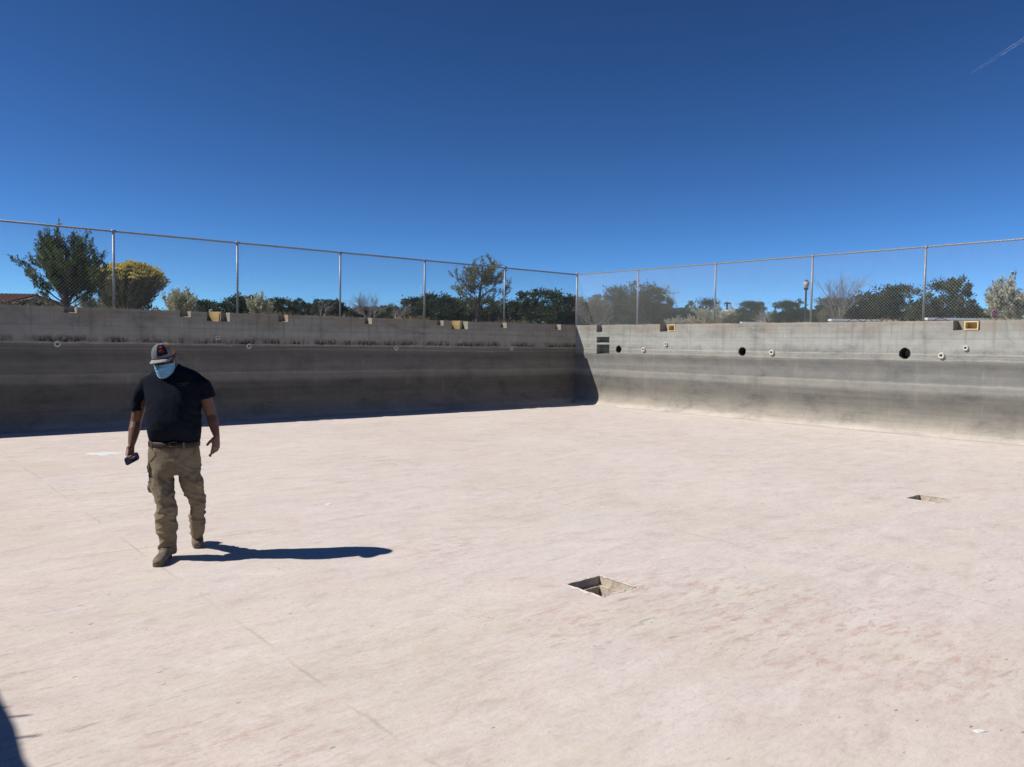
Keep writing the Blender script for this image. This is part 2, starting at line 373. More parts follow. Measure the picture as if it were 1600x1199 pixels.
MAT['dark2'] = leaf_mat('olive_evergreen_foliage', (0.065, 0.083, 0.040, 1), (0.15, 0.162, 0.08, 1), 0.6)
MAT['olive'] = leaf_mat('thin_grey_green_foliage', (0.14, 0.14, 0.085, 1), (0.24, 0.22, 0.145, 1), 0.8)
MAT['pale'] = leaf_mat('pale_sage_foliage', (0.42, 0.42, 0.27, 1), (0.60, 0.58, 0.40, 1), 1.2, 0.25)
MAT['silver'] = leaf_mat('silver_green_foliage', (0.34, 0.35, 0.25, 1), (0.52, 0.50, 0.38, 1), 1.0, 0.25)
MAT['cham_stem'] = simple('rabbitbrush_stems', (0.20, 0.19, 0.135, 1), (0.14, 0.135, 0.095, 1), 6, 0.95)
MAT['cham_leaf'] = leaf_mat('rabbitbrush_leaves', (0.17, 0.19, 0.11, 1), (0.32, 0.32, 0.20, 1), 2.0)
MAT['cham_top'] = leaf_mat('rabbitbrush_flowers', (0.58, 0.48, 0.12, 1), (0.72, 0.63, 0.24, 1), 3.0, 0.3)
MAT['grass'] = leaf_mat('dry_grass', (0.26, 0.21, 0.12, 1), (0.42, 0.35, 0.20, 1), 2.0, 0.2)
MAT['grass_green'] = leaf_mat('yellow_green_grass', (0.22, 0.22, 0.07, 1), (0.36, 0.32, 0.11, 1), 2.0, 0.2)

# ------------------------------------------------------------------ ground outside the pool
def gdirt():
    t = NT('dry_dirt'); v = t.coord()
    col = t.ramp(t.noise(v, 0.35, 8, 0.6), [(0.3, (0.23, 0.175, 0.12, 1)), (0.5, (0.31, 0.25, 0.18, 1)), (0.7, (0.36, 0.31, 0.21, 1))])
    col = t.mix(t.step(t.noise(v, 3, 6), 0.5, 0.7), col, (0.20, 0.17, 0.095, 1))
    return t.done(col, 0.95, 0, t.bump(t.noise(v, 6, 8, 0.7), 0.7, 0.05), 0.1)
MAT['dirt'] = gdirt()
GZ = H - 0.07
WT = 0.30                                    # wall thickness
def lp(s, w, z=0.0):                         # point: s along the shaded wall away from the corner, w along the sunlit wall
    return C0 - A * s + V * w + Vector((0, 0, z))
def ground_sheet():
    # a ring of ground round the pool opening, denser close to the pool
    def ext(lo, hi):
        a = [lo - d for d in (900, 400, 180, 90, 50, 30, 18, 10, 5, 2)]; b = [hi + d for d in (2, 5, 10, 18, 30, 50, 90, 180, 400, 900)]
        m = list(np.linspace(lo, hi, 12)); return a + m + b
    S = ext(-WT, POOL_W + WT); W = ext(-WT, POOL_L + WT)
    idx = {}; vs = []; fs = []
    for i, s_ in enumerate(S):
        for j, w_ in enumerate(W):
            d = max(0, -WT - s_, s_ - POOL_W - WT, -WT - w_, w_ - POOL_L - WT)
            z = GZ + (noise.noise(Vector((s_ * 0.07, w_ * 0.07, 3))) * 0.25 * min(1, d / 12) if d < 60 else noise.noise(Vector((s_ * 0.004, w_ * 0.004, 7))) * 1.0)
            idx[i, j] = len(vs); vs.append(lp(s_, w_, z))
    for i in range(len(S) - 1):
        for j in range(len(W) - 1):
            if 9 < i < 21 and 9 < j < 21: continue
            fs.append((idx[i, j], idx[i, j + 1], idx[i + 1, j + 1], idx[i + 1, j]))
    o = link('ground', mesh_from('ground', vs, fs, MAT['dirt'], True)); tag(o, kind='structure')
ground_sheet()

# ------------------------------------------------------------------ pool floor with two sump pits
ANG_A = math.atan2(A.y, A.x)
def floor_xy(p):                             # world -> local (x along A, y along -V side) of an object rotated by ANG_A at C0
    d = p - C0; return d.dot(A), d.dot(Vector((-A.y, A.x, 0)))
FD = Vector((-A.y, A.x, 0))                  # local +y of the floor = -V
def pit_rect(pts):
    L = [floor_xy(on_z(*p)) for p in pts]
    cx = sum(a for a, b in L) / 4; cy = sum(b for a, b in L) / 4
    return cx, cy
p1 = pit_rect([(886, 915), (938, 900), (990, 915), (938, 934)])
p2 = pit_rect([(1416, 777), (1436, 773), (1480, 782), (1464, 787)])
PITS = [(p1[0] - .18, p1[0] + .18, p1[1] - .18, p1[1] + .18), (p2[0] - .19, p2[0] + .19, p2[1] - .17, p2[1] + .17)]
def make_floor():
    xs = {-POOL_W, 0.0}; ys = {-POOL_L, 0.0}
    for a in range(1, 19): xs.add(-float(a))
    for a in range(1, 42): ys.add(-float(a))
    for r in PITS: xs |= {r[0], r[1]}; ys |= {r[2], r[3]}
    xs = sorted(xs); ys = sorted(ys); vs = []; fs = []; idx = {}
    for i, x in enumerate(xs):
        for j, y in enumerate(ys): idx[i, j] = len(vs); vs.append((x, y, 0))
    for i in range(len(xs) - 1):
        for j in range(len(ys) - 1):
            mx, my = (xs[i] + xs[i + 1]) / 2, (ys[j] + ys[j + 1]) / 2
            if any(r[0] < mx < r[1] and r[2] < my < r[3] for r in PITS): continue
            fs.append((idx[i, j], idx[i + 1, j], idx[i + 1, j + 1], idx[i, j + 1]))
    o = link('pool_floor', mesh_from('pool_floor', vs, fs, MAT['floor'])); tag(o, kind='structure')
    o.location = C0; o.rotation_euler = (0, 0, ANG_A)
make_floor()

def rough_rect_ring(mb, r0, z0, r1, z1, n=10, jit=0.0, seed=0):
    """quad strip between two rectangles (x0,x1,y0,y1)"""
    rr = random.Random(seed)
    def loop(r, z, j):
        x0, x1, y0, y1 = r; P = []
        for k in range(n): P.append((x0 + (x1 - x0) * k / n, y0, z))
        for k in range(n): P.append((x1, y0 + (y1 - y0) * k / n, z))
        for k in range(n): P.append((x1 - (x1 - x0) * k / n, y1, z))
        for k in range(n): P.append((x0, y1 - (y1 - y0) * k / n, z))
        return [(a + rr.uniform(-j, j), b + rr.uniform(-j, j), c + rr.uniform(-j, 0)) for a, b, c in P]
    a = loop(r0, z0, 0 if jit == 0 else jit[0]); b = loop(r1, z1, 0 if jit == 0 else jit[1]); N = len(a)
    mb.add(a + b, [(k, (k + 1) % N, N + (k + 1) % N, N + k) for k in range(N)])
def pit(r, depth, label, cat, ledge=0.045):
    cx, cy = (r[0] + r[1]) / 2, (r[2] + r[3]) / 2
    e = empty('sump_pit', C0 + A * cx + FD * cy, ANG_A); tag(e, label, cat, 'sump pits in the pool floor')
    hx, hy = (r[1] - r[0]) / 2, (r[3] - r[2]) / 2; g = 0.003
    R = lambda d: (-hx + d, hx - d, -hy + d, hy - d)
    m = MB()
    rough_rect_ring(m, R(g), -0.001, R(g + 0.006), -0.055, 12, (0.0, 0.004), 1)
    rough_rect_ring(m, R(g + 0.006), -0.055, R(ledge), -0.060, 12, (0.004, 0.003), 1)
    rough_rect_ring(m, R(ledge), -0.060, R(ledge + 0.004), -depth, 12, (0.003, 0), 1)
    q = R(ledge + 0.004); m.add([(q[0], q[2], -depth), (q[1], q[2], -depth), (q[1], q[3], -depth), (q[0], q[3], -depth)], [(0, 1, 2, 3)])
    m.build('pit_lining', MAT['pit'], e)
    # broken mortar rim: a low irregular curb round the mouth
    m2 = MB(); rr = random.Random(int(cx * 10)); N = 14
    P = []
    o_ = R(-0.035); i_ = R(0.004)
    def loops(rc, z, j):
        x0, x1, y0, y1 = rc; L = []
        for k in range(N): L.append((x0 + (x1 - x0) * k / N, y0))
        for k in range(N): L.append((x1, y0 + (y1 - y0) * k / N))
        for k in range(N): L.append((x1 - (x1 - x0) * k / N, y1))
        for k in range(N): L.append((x0, y1 - (y1 - y0) * k / N))
        return [(a + rr.uniform(-j, j), b + rr.uniform(-j, j), z + rr.uniform(0, j * 0.5)) for a, b in L]
    la, lb, lc = loops(R(-.022), -0.002, 0.010), loops(R(-0.008), 0.004, 0.007), loops(i_, 0.001, 0.004)
    n = len(la); m2.add(la + lb + lc, [(k, (k + 1) % n, n + (k + 1) % n, n + k) for k in range(n)] + [(n + k, n + (k + 1) % n, 2 * n + (k + 1) % n, 2 * n + k) for k in range(n)])
    m2.build('mortar_rim', MAT['floor'], e)
    return e
pit(PITS[0], 0.34, 'square open sump pit in the foreground floor, larger and deeper looking, its inside half lit', 'drain pit')
pit(PITS[1], 0.11, 'shallow far sump pit on the right of the floor, mostly filled, with one dark corner', 'drain pit', 0.05)

# ------------------------------------------------------------------ walls with coved foot and cast pockets
def build_wall(name, W, L, holes, circles, mat, miter0, miterL, label, seed=0):
    """local frame: x along the wall, y outwards (behind the wall), z up. miter +1: inside corner"""
    o_, d, n = W; back = -n
    flip = d.cross(back).z < 0
    rr = random.Random(seed); RC = 0.42
    e = bpy.data.objects.new(name, None)
    xs = {0.0, L}; zs = {RC, H}
    k = 0.35
    while k < L: xs.add(round(k, 3)); k += 0.35
    for z in (0.9, 1.4, 1.9): zs.add(z)
    cells = []
    for (x0, x1, z0, z1, dep) in holes: xs |= {x0, x1}; zs |= {z0} | ({z1} if z1 < H else set())
    for (cx, cz, r, dep) in circles: q = r * 1.35; xs |= {cx - q, cx + q}; zs |= {cz - q, cz + q}
    # drop regular lines that fall inside a circle cell
    xs = sorted(x for x in xs if not any(cx - r * 1.349 < x < cx + r * 1.349 for cx, cz, r, dp in circles))
    zs = sorted(z for z in zs)
    m = MB()
    def top(x, z, amp=1.0):
        if z >= H - 1e-6:
            inh = any(abs(x - a) < 1e-4 or abs(x - b) < 1e-4 for a, b, *_ in holes)
            return z + amp * (noise.noise(Vector((x * 2.3, seed, 0))) * 0.022 + rr.uniform(-.006, .006) * 0 - 0.004)
        return z
    def bulge(x, z): return 0.0
    for i in range(len(xs) - 1):
        x0, x1 = xs[i], xs[i + 1]; mx = (x0 + x1) / 2
        j = 0
        for j in range(len(zs) - 1):
            z0, z1 = zs[j], zs[j + 1]; mz = (z0 + z1) / 2
            if any(a < mx < b and c < mz < dd for a, b, c, dd, _ in holes): continue
            if any(abs(mx - cx) < r * 1.35 and abs(mz - cz) < r * 1.35 for cx, cz, r, _ in circles): continue
            m.add([(x0, 0, z0), (x1, 0, z0), (x1, 0, top(x1, z1)), (x0, 0, top(x0, z1))], [(0, 1, 2, 3)])
        # top face
        inside = [h for h in holes if h[0] < mx < h[1] and h[3] >= H]
        y0 = inside[0][4] if inside else 0.0
        a, b = top(x0, H), top(x1, H)
        ys = [y0, (y0 + WT) / 2, WT]
        for q in range(2):
            m.add([(x0, ys[q], a), (x1, ys[q], b), (x1, ys[q + 1], b), (x0, ys[q + 1], a)], [(0, 1, 2, 3)])
        m.add([(x1, WT, -0.1), (x0, WT, -0.1), (x0, WT, a), (x1, WT, b)], [(0, 1, 2, 3)])
    # pockets
    for (x0, x1, z0, z1, dep) in holes:
        op = z1 >= H; t0, t1 = (top(x0, H), top(x1, H)) if op else (z1, z1)
        N = 6; P = lambda x, y, z: (x, y, z)
        m.add([P(x0, 0, z0), P(x1, 0, z0), P(x1, dep, z0 + 0.02), P(x0, dep, z0 + 0.02)], [(0, 1, 2, 3)])
        m.add([P(x0, 0, z0), P(x0, dep, z0 + .02), P(x0, dep, t0), P(x0, 0, t0)], [(0, 1, 2, 3)])
        m.add([P(x1, 0, z0), P(x1, dep, z0 + .02), P(x1, dep, t1), P(x1, 0, t1)], [(3, 2, 1, 0)])
        m.add([P(x0, dep, z0 + .02), P(x1, dep, z0 + .02), P(x1, dep, t1), P(x0, dep, t0)], [(0, 1, 2, 3)])
        if not op: m.add([P(x0, 0, z1), P(x1, 0, z1), P(x1, dep, z1), P(x0, dep, z1)], [(3, 2, 1, 0)])
    for (cx, cz, r, dep) in circles:
        q = r * 1.35; N = 32; outer = []; inner = []; far = []
        for k in range(N):
            a = 2 * math.pi * k / N; ca, sa = math.cos(a), math.sin(a); f = q / max(abs(ca), abs(sa))
            jit = 1 + rr.uniform(-.05, .05)
            outer.append((cx + ca * f, 0, cz + sa * f)); inner.append((cx + ca * r * jit, 0.0, cz + sa * r * jit)); far.append((cx + ca * r, 0.06, cz + sa * r))
        m.add(outer + inner + far, [(k, (k + 1) % N, N + (k + 1) % N, N + k) for k in range(N)] + [(N + k, N + (k + 1) % N, 2 * N + (k + 1) % N, 2 * N + k) for k in range(N)])
    # cove: quarter curve from the wall to the floor
    SEG = 9
    def cv(t): a = t * math.pi / 2; return (-(RC) * (1 - math.cos(a)), RC * (1 - math.sin(a)))   # (y towards pool is negative, z)
    X = sorted({round(x, 4) for x in xs})
    for k in range(SEG):
        (ya, za), (yb, zb) = cv(k / SEG), cv((k + 1) / SEG)
        for i in range(len(X) - 1):
            def mx_(x, y):
                if i == 0 and x == X[0] and miter0: return x - y
                if i == len(X) - 2 and x == X[-1] and miterL: return x + y
                return x
            m.add([(mx_(X[i], yb), yb, zb + (0.003 if k == SEG - 1 else 0)), (mx_(X[i + 1], yb), yb, zb + (0.003 if k == SEG - 1 else 0)), (mx_(X[i + 1], ya), ya, za), (mx_(X[i], ya), ya, za)], [(0, 1, 2, 3)])
    verts = m.v if not flip else [(x, y, z) for x, y, z in m.v]
    me = mesh_from(name, verts, m.f if not flip else [f[::-1] for f in m.f], mat)
    bm = bmesh.new(); bm.from_mesh(me); bmesh.ops.remove_doubles(bm, verts=bm.verts, dist=0.0006); bm.to_mesh(me); bm.free()
    me.polygons.foreach_set('use_smooth', [False] * len(me.polygons))
    for p in me.polygons:
        if p.center.z < RC and p.center.y < 0.001: p.use_smooth = True
    ob = link(name, me)
    R = Matrix((d, back, Vector((0, 0, 1)))).transposed().to_4x4()
    ob.matrix_world = Matrix.Translation(o_) @ R
    tag(ob, label, 'wall')
    return ob

def holes_from(px, W):
    out = []
    for (x0, x1, ytop, ybot, dep) in px:
        a, za = wall_hit(x0, ybot, W); b, zb = wall_hit(x1, ybot, W); lo, hi = min(a, b), max(a, b)
        zt = H + 1 if ytop is None else wall_hit((x0 + x1) / 2, ytop, W)[1]
        out.append((lo, hi, wall_hit((x0 + x1) / 2, ybot, W)[1], zt if zt < H else H + 1e-3, dep))
    return out
L_H = holes_from([(100, 120, None, 489, .22), (281, 298, None, 495.5, .22), (323, 359, None, 502.5, .24), (435, 450, None, 503, .22), (570, 581, None, 506.5, .22),
                  (683, 693, None, 509, .18), (706, 731, None, 514.5, .24), (782, 791.5, None, 512.5, .2), (867, 876.5, None, 515.5, .2)], WL)
R_H = holes_from([(932, 941, None, 519.5, .2), (932, 952, 526.5, 536, .25), (932, 952, 538.5, 553.5, .25), (1031, 1055, None, 518.5, .25), (1489, 1531, None, 516.5, .26)], WR)
def circ(px, py, rpx, W, dep=0.6):
    s, z = wall_hit(px, py, W); s1, z1 = wall_hit(px, py - rpx, W); return (s, z, abs(z1 - z), dep)
R_C = [circ(966.5, 546, 6, WR), circ(1159.5, 549.5, 7, WR), circ(1413.5, 552.5, 9, WR)]
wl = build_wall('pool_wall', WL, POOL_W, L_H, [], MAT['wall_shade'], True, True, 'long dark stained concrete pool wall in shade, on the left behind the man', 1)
wr = build_wall('pool_wall', WR, POOL_L, R_H, R_C, MAT['wall_sun'], True, True, 'light grey sunlit concrete pool wall on the right, with three round pipe holes', 2)
WN = (lp(POOL_W, POOL_L), -V, A.copy())
wn = build_wall('pool_wall', WN, POOL_L, [], [], MAT['wall_near'], True, True, 'near concrete pool wall outside the left edge whose shadow reaches the bottom left corner', 3)
WE = (lp(0, POOL_L), -A, -V)
we = build_wall('pool_wall', WE, POOL_W, [], [], MAT['wall_near'], True, True, 'end concrete pool wall behind the camera', 4)

def place(W, s, z, y=0.0): return W[0] + W[1] * s - W[2] * y + Vector((0, 0, z))
def frame_of(W, s, z, y=0.0):
    R = Matrix((W[1], -W[2], Vector((0, 0, 1)))).transposed().to_4x4(); return Matrix.Translation(place(W, s, z, y)) @ R

# pipes in the round holes
PIPE_L = ['small round pipe mouth beside the broken pockets near the corner', 'middle-sized round black pipe mouth midway along the sunlit wall', 'largest round black pipe mouth, on the right part of the sunlit wall']
for (s, z, r, dep), lab in zip(R_C, PIPE_L):
    e = empty('pipe_opening', (0, 0, 0)); e.matrix_world = frame_of(WR, s, z); tag(e, lab, 'pipe', 'pipe mouths in the sunlit wall')
    m = MB(); m.lathe([(r * 0.99, 0.061), (r * 0.99, dep), (0.001, dep)], 32, axis='Y'); m.build('pipe_bore', MAT['pipe'], e, smooth=True)
    m = MB(); m.lathe([(r * 1.0, 0.062), (r * 1.0, 0.03), (r * 0.93, 0.03), (r * 0.93, 0.3)], 32, axis='Y'); m.build('pipe_rim', MAT['rust'], e, smooth=False)

# white return fittings
def fitting(W, px, py, r, lab, grp, off=0.03):
    r *= .93
    s, z = wall_hit(px, py, W)
    e = empty('return_fitting'); e.matrix_world = frame_of(W, s, z); tag(e, lab, 'fitting', grp)
    m = MB(); m.lathe([(r, 0.004), (r, -off * 0.6), (r * 0.93, -off * 0.95), (r * 0.80, -off), (r * 0.52, -off), (r * 0.45, -off * 0.8), (r * 0.42, 0.0)], 28, axis='Y'); m.build('flange', MAT['white_pvc'], e, smooth=True)
    m = MB(); m.lathe([(r * 0.425, -off * 0.5), (r * 0.425, 0.002), (0.001, 0.0022)], 20, axis='Y'); m.build('bore', MAT['pipe'], e)
    return e
gl, gr_ = 'white fittings on the shaded wall', 'white fittings on the sunlit wall'
for px, py, r, lab in [(89, 537.5, .070, 'white ring fitting on the shaded wall, leftmost, left of the man'), (339.5, 527.5, .055, 'small white ring fitting on the shaded wall, upper one just right of the man'),
                       (388.5, 541, .066, 'white ring fitting on the shaded wall, lower one right of the man'), (618.5, 544, .066, 'lower white ring fitting on the shaded wall under the middle fence post'),
                       (718.5, 533, .055, 'small upper white ring fitting below the yellow form panel near the small pine'), (799, 544.5, .064, 'white ring fitting on the shaded wall nearest the corner')]:
    fitting(WL, px, py, r, lab, gl)
for px, py, r, lab in [(1006, 546.5, .068, 'white ring fitting right of the small pipe mouth near the corner'), (1041, 538, .060, 'upper white fitting below the form box nearer the corner'),
                       (1206.5, 551, .072, 'white ring fitting just right of the middle round pipe mouth'), (1471.5, 556, .068, 'lower white ring fitting right of the largest pipe mouth'),
                       (1509.5, 544, .058, 'small upper white fitting below the right form box')]:
    fitting(WR, px, py, r, lab, gr_, 0.045)

# plywood form boxes left in the pockets
def form_box(W, x0, x1, z0, z1, dep, lab, sloped=True):
    w = x1 - x0; h = z1 - z0
    e = empty('form_box'); e.matrix_world = frame_of(W, x0, z0); tag(e, lab, 'form box', 'plywood form boxes in the wall pockets')
    T = 0.022
    m = MB(); m.box((0, -0.008, 0), (w, dep * .9, T)); m.box((0, -0.008, h - T), (w, dep * .9, h)); m.box((0, -0.006, T), (T, dep * .9, h - T)); m.box((w - T, -0.006, T), (w, dep * .9, h - T))
    m.build('frame', MAT['ply_edge'], e)
    m = MB(); m.box((T, dep * .55, T), (w - T, dep * .6, h - T)); m.build('back_panel', MAT['ply'], e)
    return e
h = R_H[3]; wm = h[1] - h[0]
form_box(WR, h[0] + wm * .52, h[1] - 0.01, h[2] + .012, H - .015, .24, 'small yellow plywood form box in the sunlit wall pocket nearer the corner')
h = R_H[4]; wm = h[1] - h[0]
form_box(WR, h[0] + wm * .42, h[1] - 0.03, h[2] + .012, H - .015, .25, 'larger yellow plywood form box in the pocket at the right, above the white fitting')
def panel(W, x0, x1, z0, z1, lab):
    e = empty('form_board'); e.matrix_world = frame_of(W, x0, z0); tag(e, lab, 'form board', 'yellow form panels in the shaded wall')
    w, h = x1 - x0, z1 - z0; T = .02
    m = MB(); a, b = w * .22, w * .22 + .14; c, d = .21, .01     # slanted board facing the sun side
    m.add([(a, c, 0), (b, d, 0), (b, d, h), (a, c, h), (a + T, c + T, 0), (b + T, d + T, 0), (b + T, d + T, h), (a + T, c + T, h)],
          [(0, 1, 2, 3), (5, 4, 7, 6), (4, 0, 3, 7), (1, 5, 6, 2), (3, 2, 6, 7), (4, 5, 1, 0)])
    m.build('side_board', MAT['ply'], e)
    m = MB(); m.box((b + .03, .02, 0), (b + .03 + T, .2, h * .96)); m.build('end_board', MAT['ply_edge'], e)
# sunlit boards face the sun across the top of the wall: they stand up in the pocket
h = L_H[2]; panel(WL, h[0] + .03, h[1] - .02, h[2] + .004, H + .01, 'sunlit yellow form panel in the wide pocket right above the man')
h = L_H[6]; panel(WL, h[0] + .03, h[1] - .02, h[2] + .004, H + .005, 'small yellow form panel in the pocket left of the small pine')

# ------------------------------------------------------------------ chain link fences
YB = 1.15                                    # the fence stands this far behind the wall face
FZ0 = GZ + 0.03
FZ1 = sum(wall_hit(px, py, (W_[0] - W_[2] * YB, W_[1], W_[2]))[1] for px, py, W_ in ((3, 345.4, WL), (860, 426, WL), (1118, 412.6, WR), (1600, 372.4, WR))) / 4
def clip_diag(L, z0, z1, x, slope):
    # line x + slope*(z - z0)
    pts = []
    for z in (z0, z1): pts.append((x + slope * (z - z0), z))
    (xa, za), (xb, zb) = pts
    def cl(xa, za, xb, zb):
        if xa > xb: xa, za, xb, zb = xb, zb, xa, za
        if xb <= 0 or xa >= L: return None
        if xa < 0: za += (zb - za) * (0 - xa) / (xb - xa); xa = 0
        if xb > L: zb = za + (zb - za) * (L - xa) / (xb - xa); xb = L
        return xa, za, xb, zb
    return cl(xa, za, xb, zb)
def fence(name, W, x0, x1, posts, yb, label, corner=None):
    e = empty(name); e.matrix_world = frame_of(W, 0, 0, yb); tag(e, label, 'fence', 'chain-link fences round the pool')
    for s in posts + ([corner] if corner is not None else []):
        cr = s == corner; r = 0.034 if cr else 0.025; ht = FZ1 + (.03 if cr else -.005)
        m = MB(); m.tube([(0, 0, GZ - .15), (0, 0, ht)], r, 12)
        p = m.build('post', MAT['galv'], e, (s, 0, 0), True)
        m = MB()
        if not cr: m.tube([(-.045, 0, FZ1), (.045, 0, FZ1)], .029, 12); m.ball((0, 0, FZ1 - .03), .031, 12, 8)
        else: m.ball((0, 0, ht), .046, 12, 8)
        m.build('post_cap', MAT['galv'], p, None, True)
    m = MB(); m.tube([(x0, 0, FZ1), (x1, 0, FZ1)], .0215, 10); m.build('top_rail', MAT['galv'], e, smooth=True)
    m = MB(); p = 0.075; r = 0.0020; yo = -0.033; hgt = FZ1 - FZ0; L = x1 - x0
    def T(x): return x + x0
    for k in range(-int(hgt / p) - 1, int((L + hgt) / p) + 2):
        for sl, dy in ((1, 0.002), (-1, -0.002)):
            c = clip_diag(L, FZ0, FZ1, k * p + (0 if sl > 0 else hgt), sl)
            if c: m.tube([(T(c[0]), yo + dy, c[1]), (T(c[2]), yo + dy, c[3])], r, 3, cap=False)
    for k in range(int(L / p)):                                   # knuckled top selvage
        m.tube([(T(k * p + .02), yo, FZ1 - .02), (T(k * p + .0375), yo, FZ1 + .026), (T(k * p + .055), yo, FZ1 - .02)], r, 3, cap=False)
    m.build('wire_mesh', MAT['wire'], e)
    m = MB(); m.tube([(-.015, yo - .004, FZ1 - .03), (0, 0, FZ1 + .028), (.005, .03, FZ1 - .01)], .003, 4); tw = mesh_from('tie_wire', m.v, m.f, MAT['galv'])
    for k in range(min(40, int(L / 0.6))): link('tie_wire', tw, e, (T(k * .6 + .31), 0, 0))
    return e
YB = 1.15
def off_plane(W, yb): return (W[0] - W[2] * yb, W[1], W[2])
PL = [wall_hit(x, 450, off_plane(WL, YB))[0] for x in (788.5, 663.5, 531.5, 371, 178)]; st = (PL[0] - PL[-1]) / 4
PR = [wall_hit(x, 450, off_plane(WR, YB))[0] for x in (996.5, 1117.5, 1268.5, 1444.5)]; sr = (PR[-1] - PR[0]) / 3
fence('chain_link_fence', WL, 0.3, POOL_W + YB, PL + [PL[-1] - st * i for i in (1, 2) if PL[-1] - st * i > .3], YB, 'chain-link fence with grey posts above the shaded wall on the left', POOL_W + YB)
fence('chain_link_fence', WR, -YB + .04, POOL_L - 3, PR + [PR[-1] + sr * (i + 1) for i in range(9)], YB, 'bright galvanised chain-link fence above the sunlit wall on the right')

# rebar stubs and dry weeds along the near wall top (their shadow tips reach the frame)
def stub(s, ht, lab, rz):
    e = empty('rebar_stub', place(WN, POOL_L - s, H - .02, .12)); tag(e, lab, 'rebar', 'rebar stubs on the near wall')
    m = MB(); m.tube([(0, 0, 0), (.01, 0, ht * .5), (.03 * rz, .01, ht)], .009, 6); link('bar', mesh_from('bar', m.v, m.f, MAT['rust'], True), e)

for px, py, ht, rz in ((35, 1119, .16, 1), (53, 1151, .19, .6), (8, 1106, .07, .2)):
    g = on_z(px, py)            # where the tip's shadow falls; go back up the sunbeam to the wall top
    t = ((g - WN[0]).dot(WN[2]) + .12) / (-TO_SUN.dot(WN[2])); tip = g + TO_SUN * t
    s_ = (tip - WN[0]).dot(WN[1]); print('STUB', s_, tip)
    stub(POOL_L - s_, max(.08, tip.z - H + .02) if tip.z - H < .5 else ht, {35: 'rusty rebar stub on the near wall, middle one of three', 53: 'taller rusty rebar stub on the near wall', 8: 'shortest rusty rebar stub on the near wall'}[px], rz)

# ------------------------------------------------------------------ vegetation
def quads_mesh(name, centers, dirs, sizes, mat, elong=1.6, seed=0):
    """many small leaf-clump quads; centers (n,3), dirs (n,3) long axis, sizes (n,)"""
    r = np.random.default_rng(seed); n = len(centers)
    rnd = r.normal(size=(n, 3)); d = dirs / (np.linalg.norm(dirs, axis=1, keepdims=True) + 1e-9)
    b = np.cross(d, rnd); b /= (np.linalg.norm(b, axis=1, keepdims=True) + 1e-9)
    L = (sizes * elong * 0.5)[:, None]; Wd = (sizes * 0.5)[:, None]
    v = np.empty((n, 4, 3)); v[:, 0] = centers - d * L; v[:, 1] = centers + b * Wd * 0.8; v[:, 2] = centers + d * L; v[:, 3] = centers - b * Wd * 0.8
    v += r.normal(size=v.shape) * (sizes * 0.12)[:, None, None]
    me = bpy.data.meshes.new(name); me.vertices.add(n * 4); me.vertices.foreach_set('co', v.reshape(-1))
    me.loops.add(n * 4); me.loops.foreach_set('vertex_index', np.arange(n * 4, dtype=np.int32))
    me.polygons.add(n); me.polygons.foreach_set('loop_start', np.arange(n, dtype=np.int32) * 4)
    try: me.polygons.foreach_set('loop_total', np.full(n, 4, dtype=np.int32))
    except Exception: pass
    me.update(calc_edges=True); me.materials.append(mat); me.validate(); return me

def branches(r, base, d, length, rad, depth, out, tips, spread=0.6, kids=4, up=0.15, wig=0.12, shrink=0.62, segs=4, seg_side=5, start=0.35):
    p = Vector(base); d = Vector(d).normalized(); pts = [p.copy()]; rs = [rad]; step = length / segs
    for i in range(segs):
        d = (d + Vector((r.gauss(0, wig), r.gauss(0, wig), r.gauss(0, wig) + up * 0.3))).normalized()
        p = p + d * step; pts.append(p.copy()); rs.append(rad * (1 - 0.75 * (i + 1) / segs) + 0.0008)
    out.tube(pts, rs, seg_side if depth > 1 else 3, cap=False)
    if depth <= 0: tips.append((pts, d)); return
    for k in range(kids):
        f = start + (1 - start) * (k + r.random()) / kids; q = f * segs; i = min(int(q), segs - 1); bp = pts[i].lerp(pts[i + 1], q - i)
        ax = Vector((r.gauss(0, 1), r.gauss(0, 1), r.gauss(0, 0.6))); loc = (pts[i + 1] - pts[i]).normalized(); ax = (ax - loc * ax.dot(loc)).normalized()
        nd = (loc * math.cos(spread * r.uniform(.7, 1.3)) + ax * math.sin(spread * r.uniform(.7, 1.3)) + Vector((0, 0, up))).normalized()
        branches(r, bp, nd, length * shrink * r.uniform(.75, 1.1), rs[i] * 0.55, depth - 1, out, tips, spread, kids, up, wig, shrink, segs, seg_side, start)
    tips.append((pts[-2:], d))

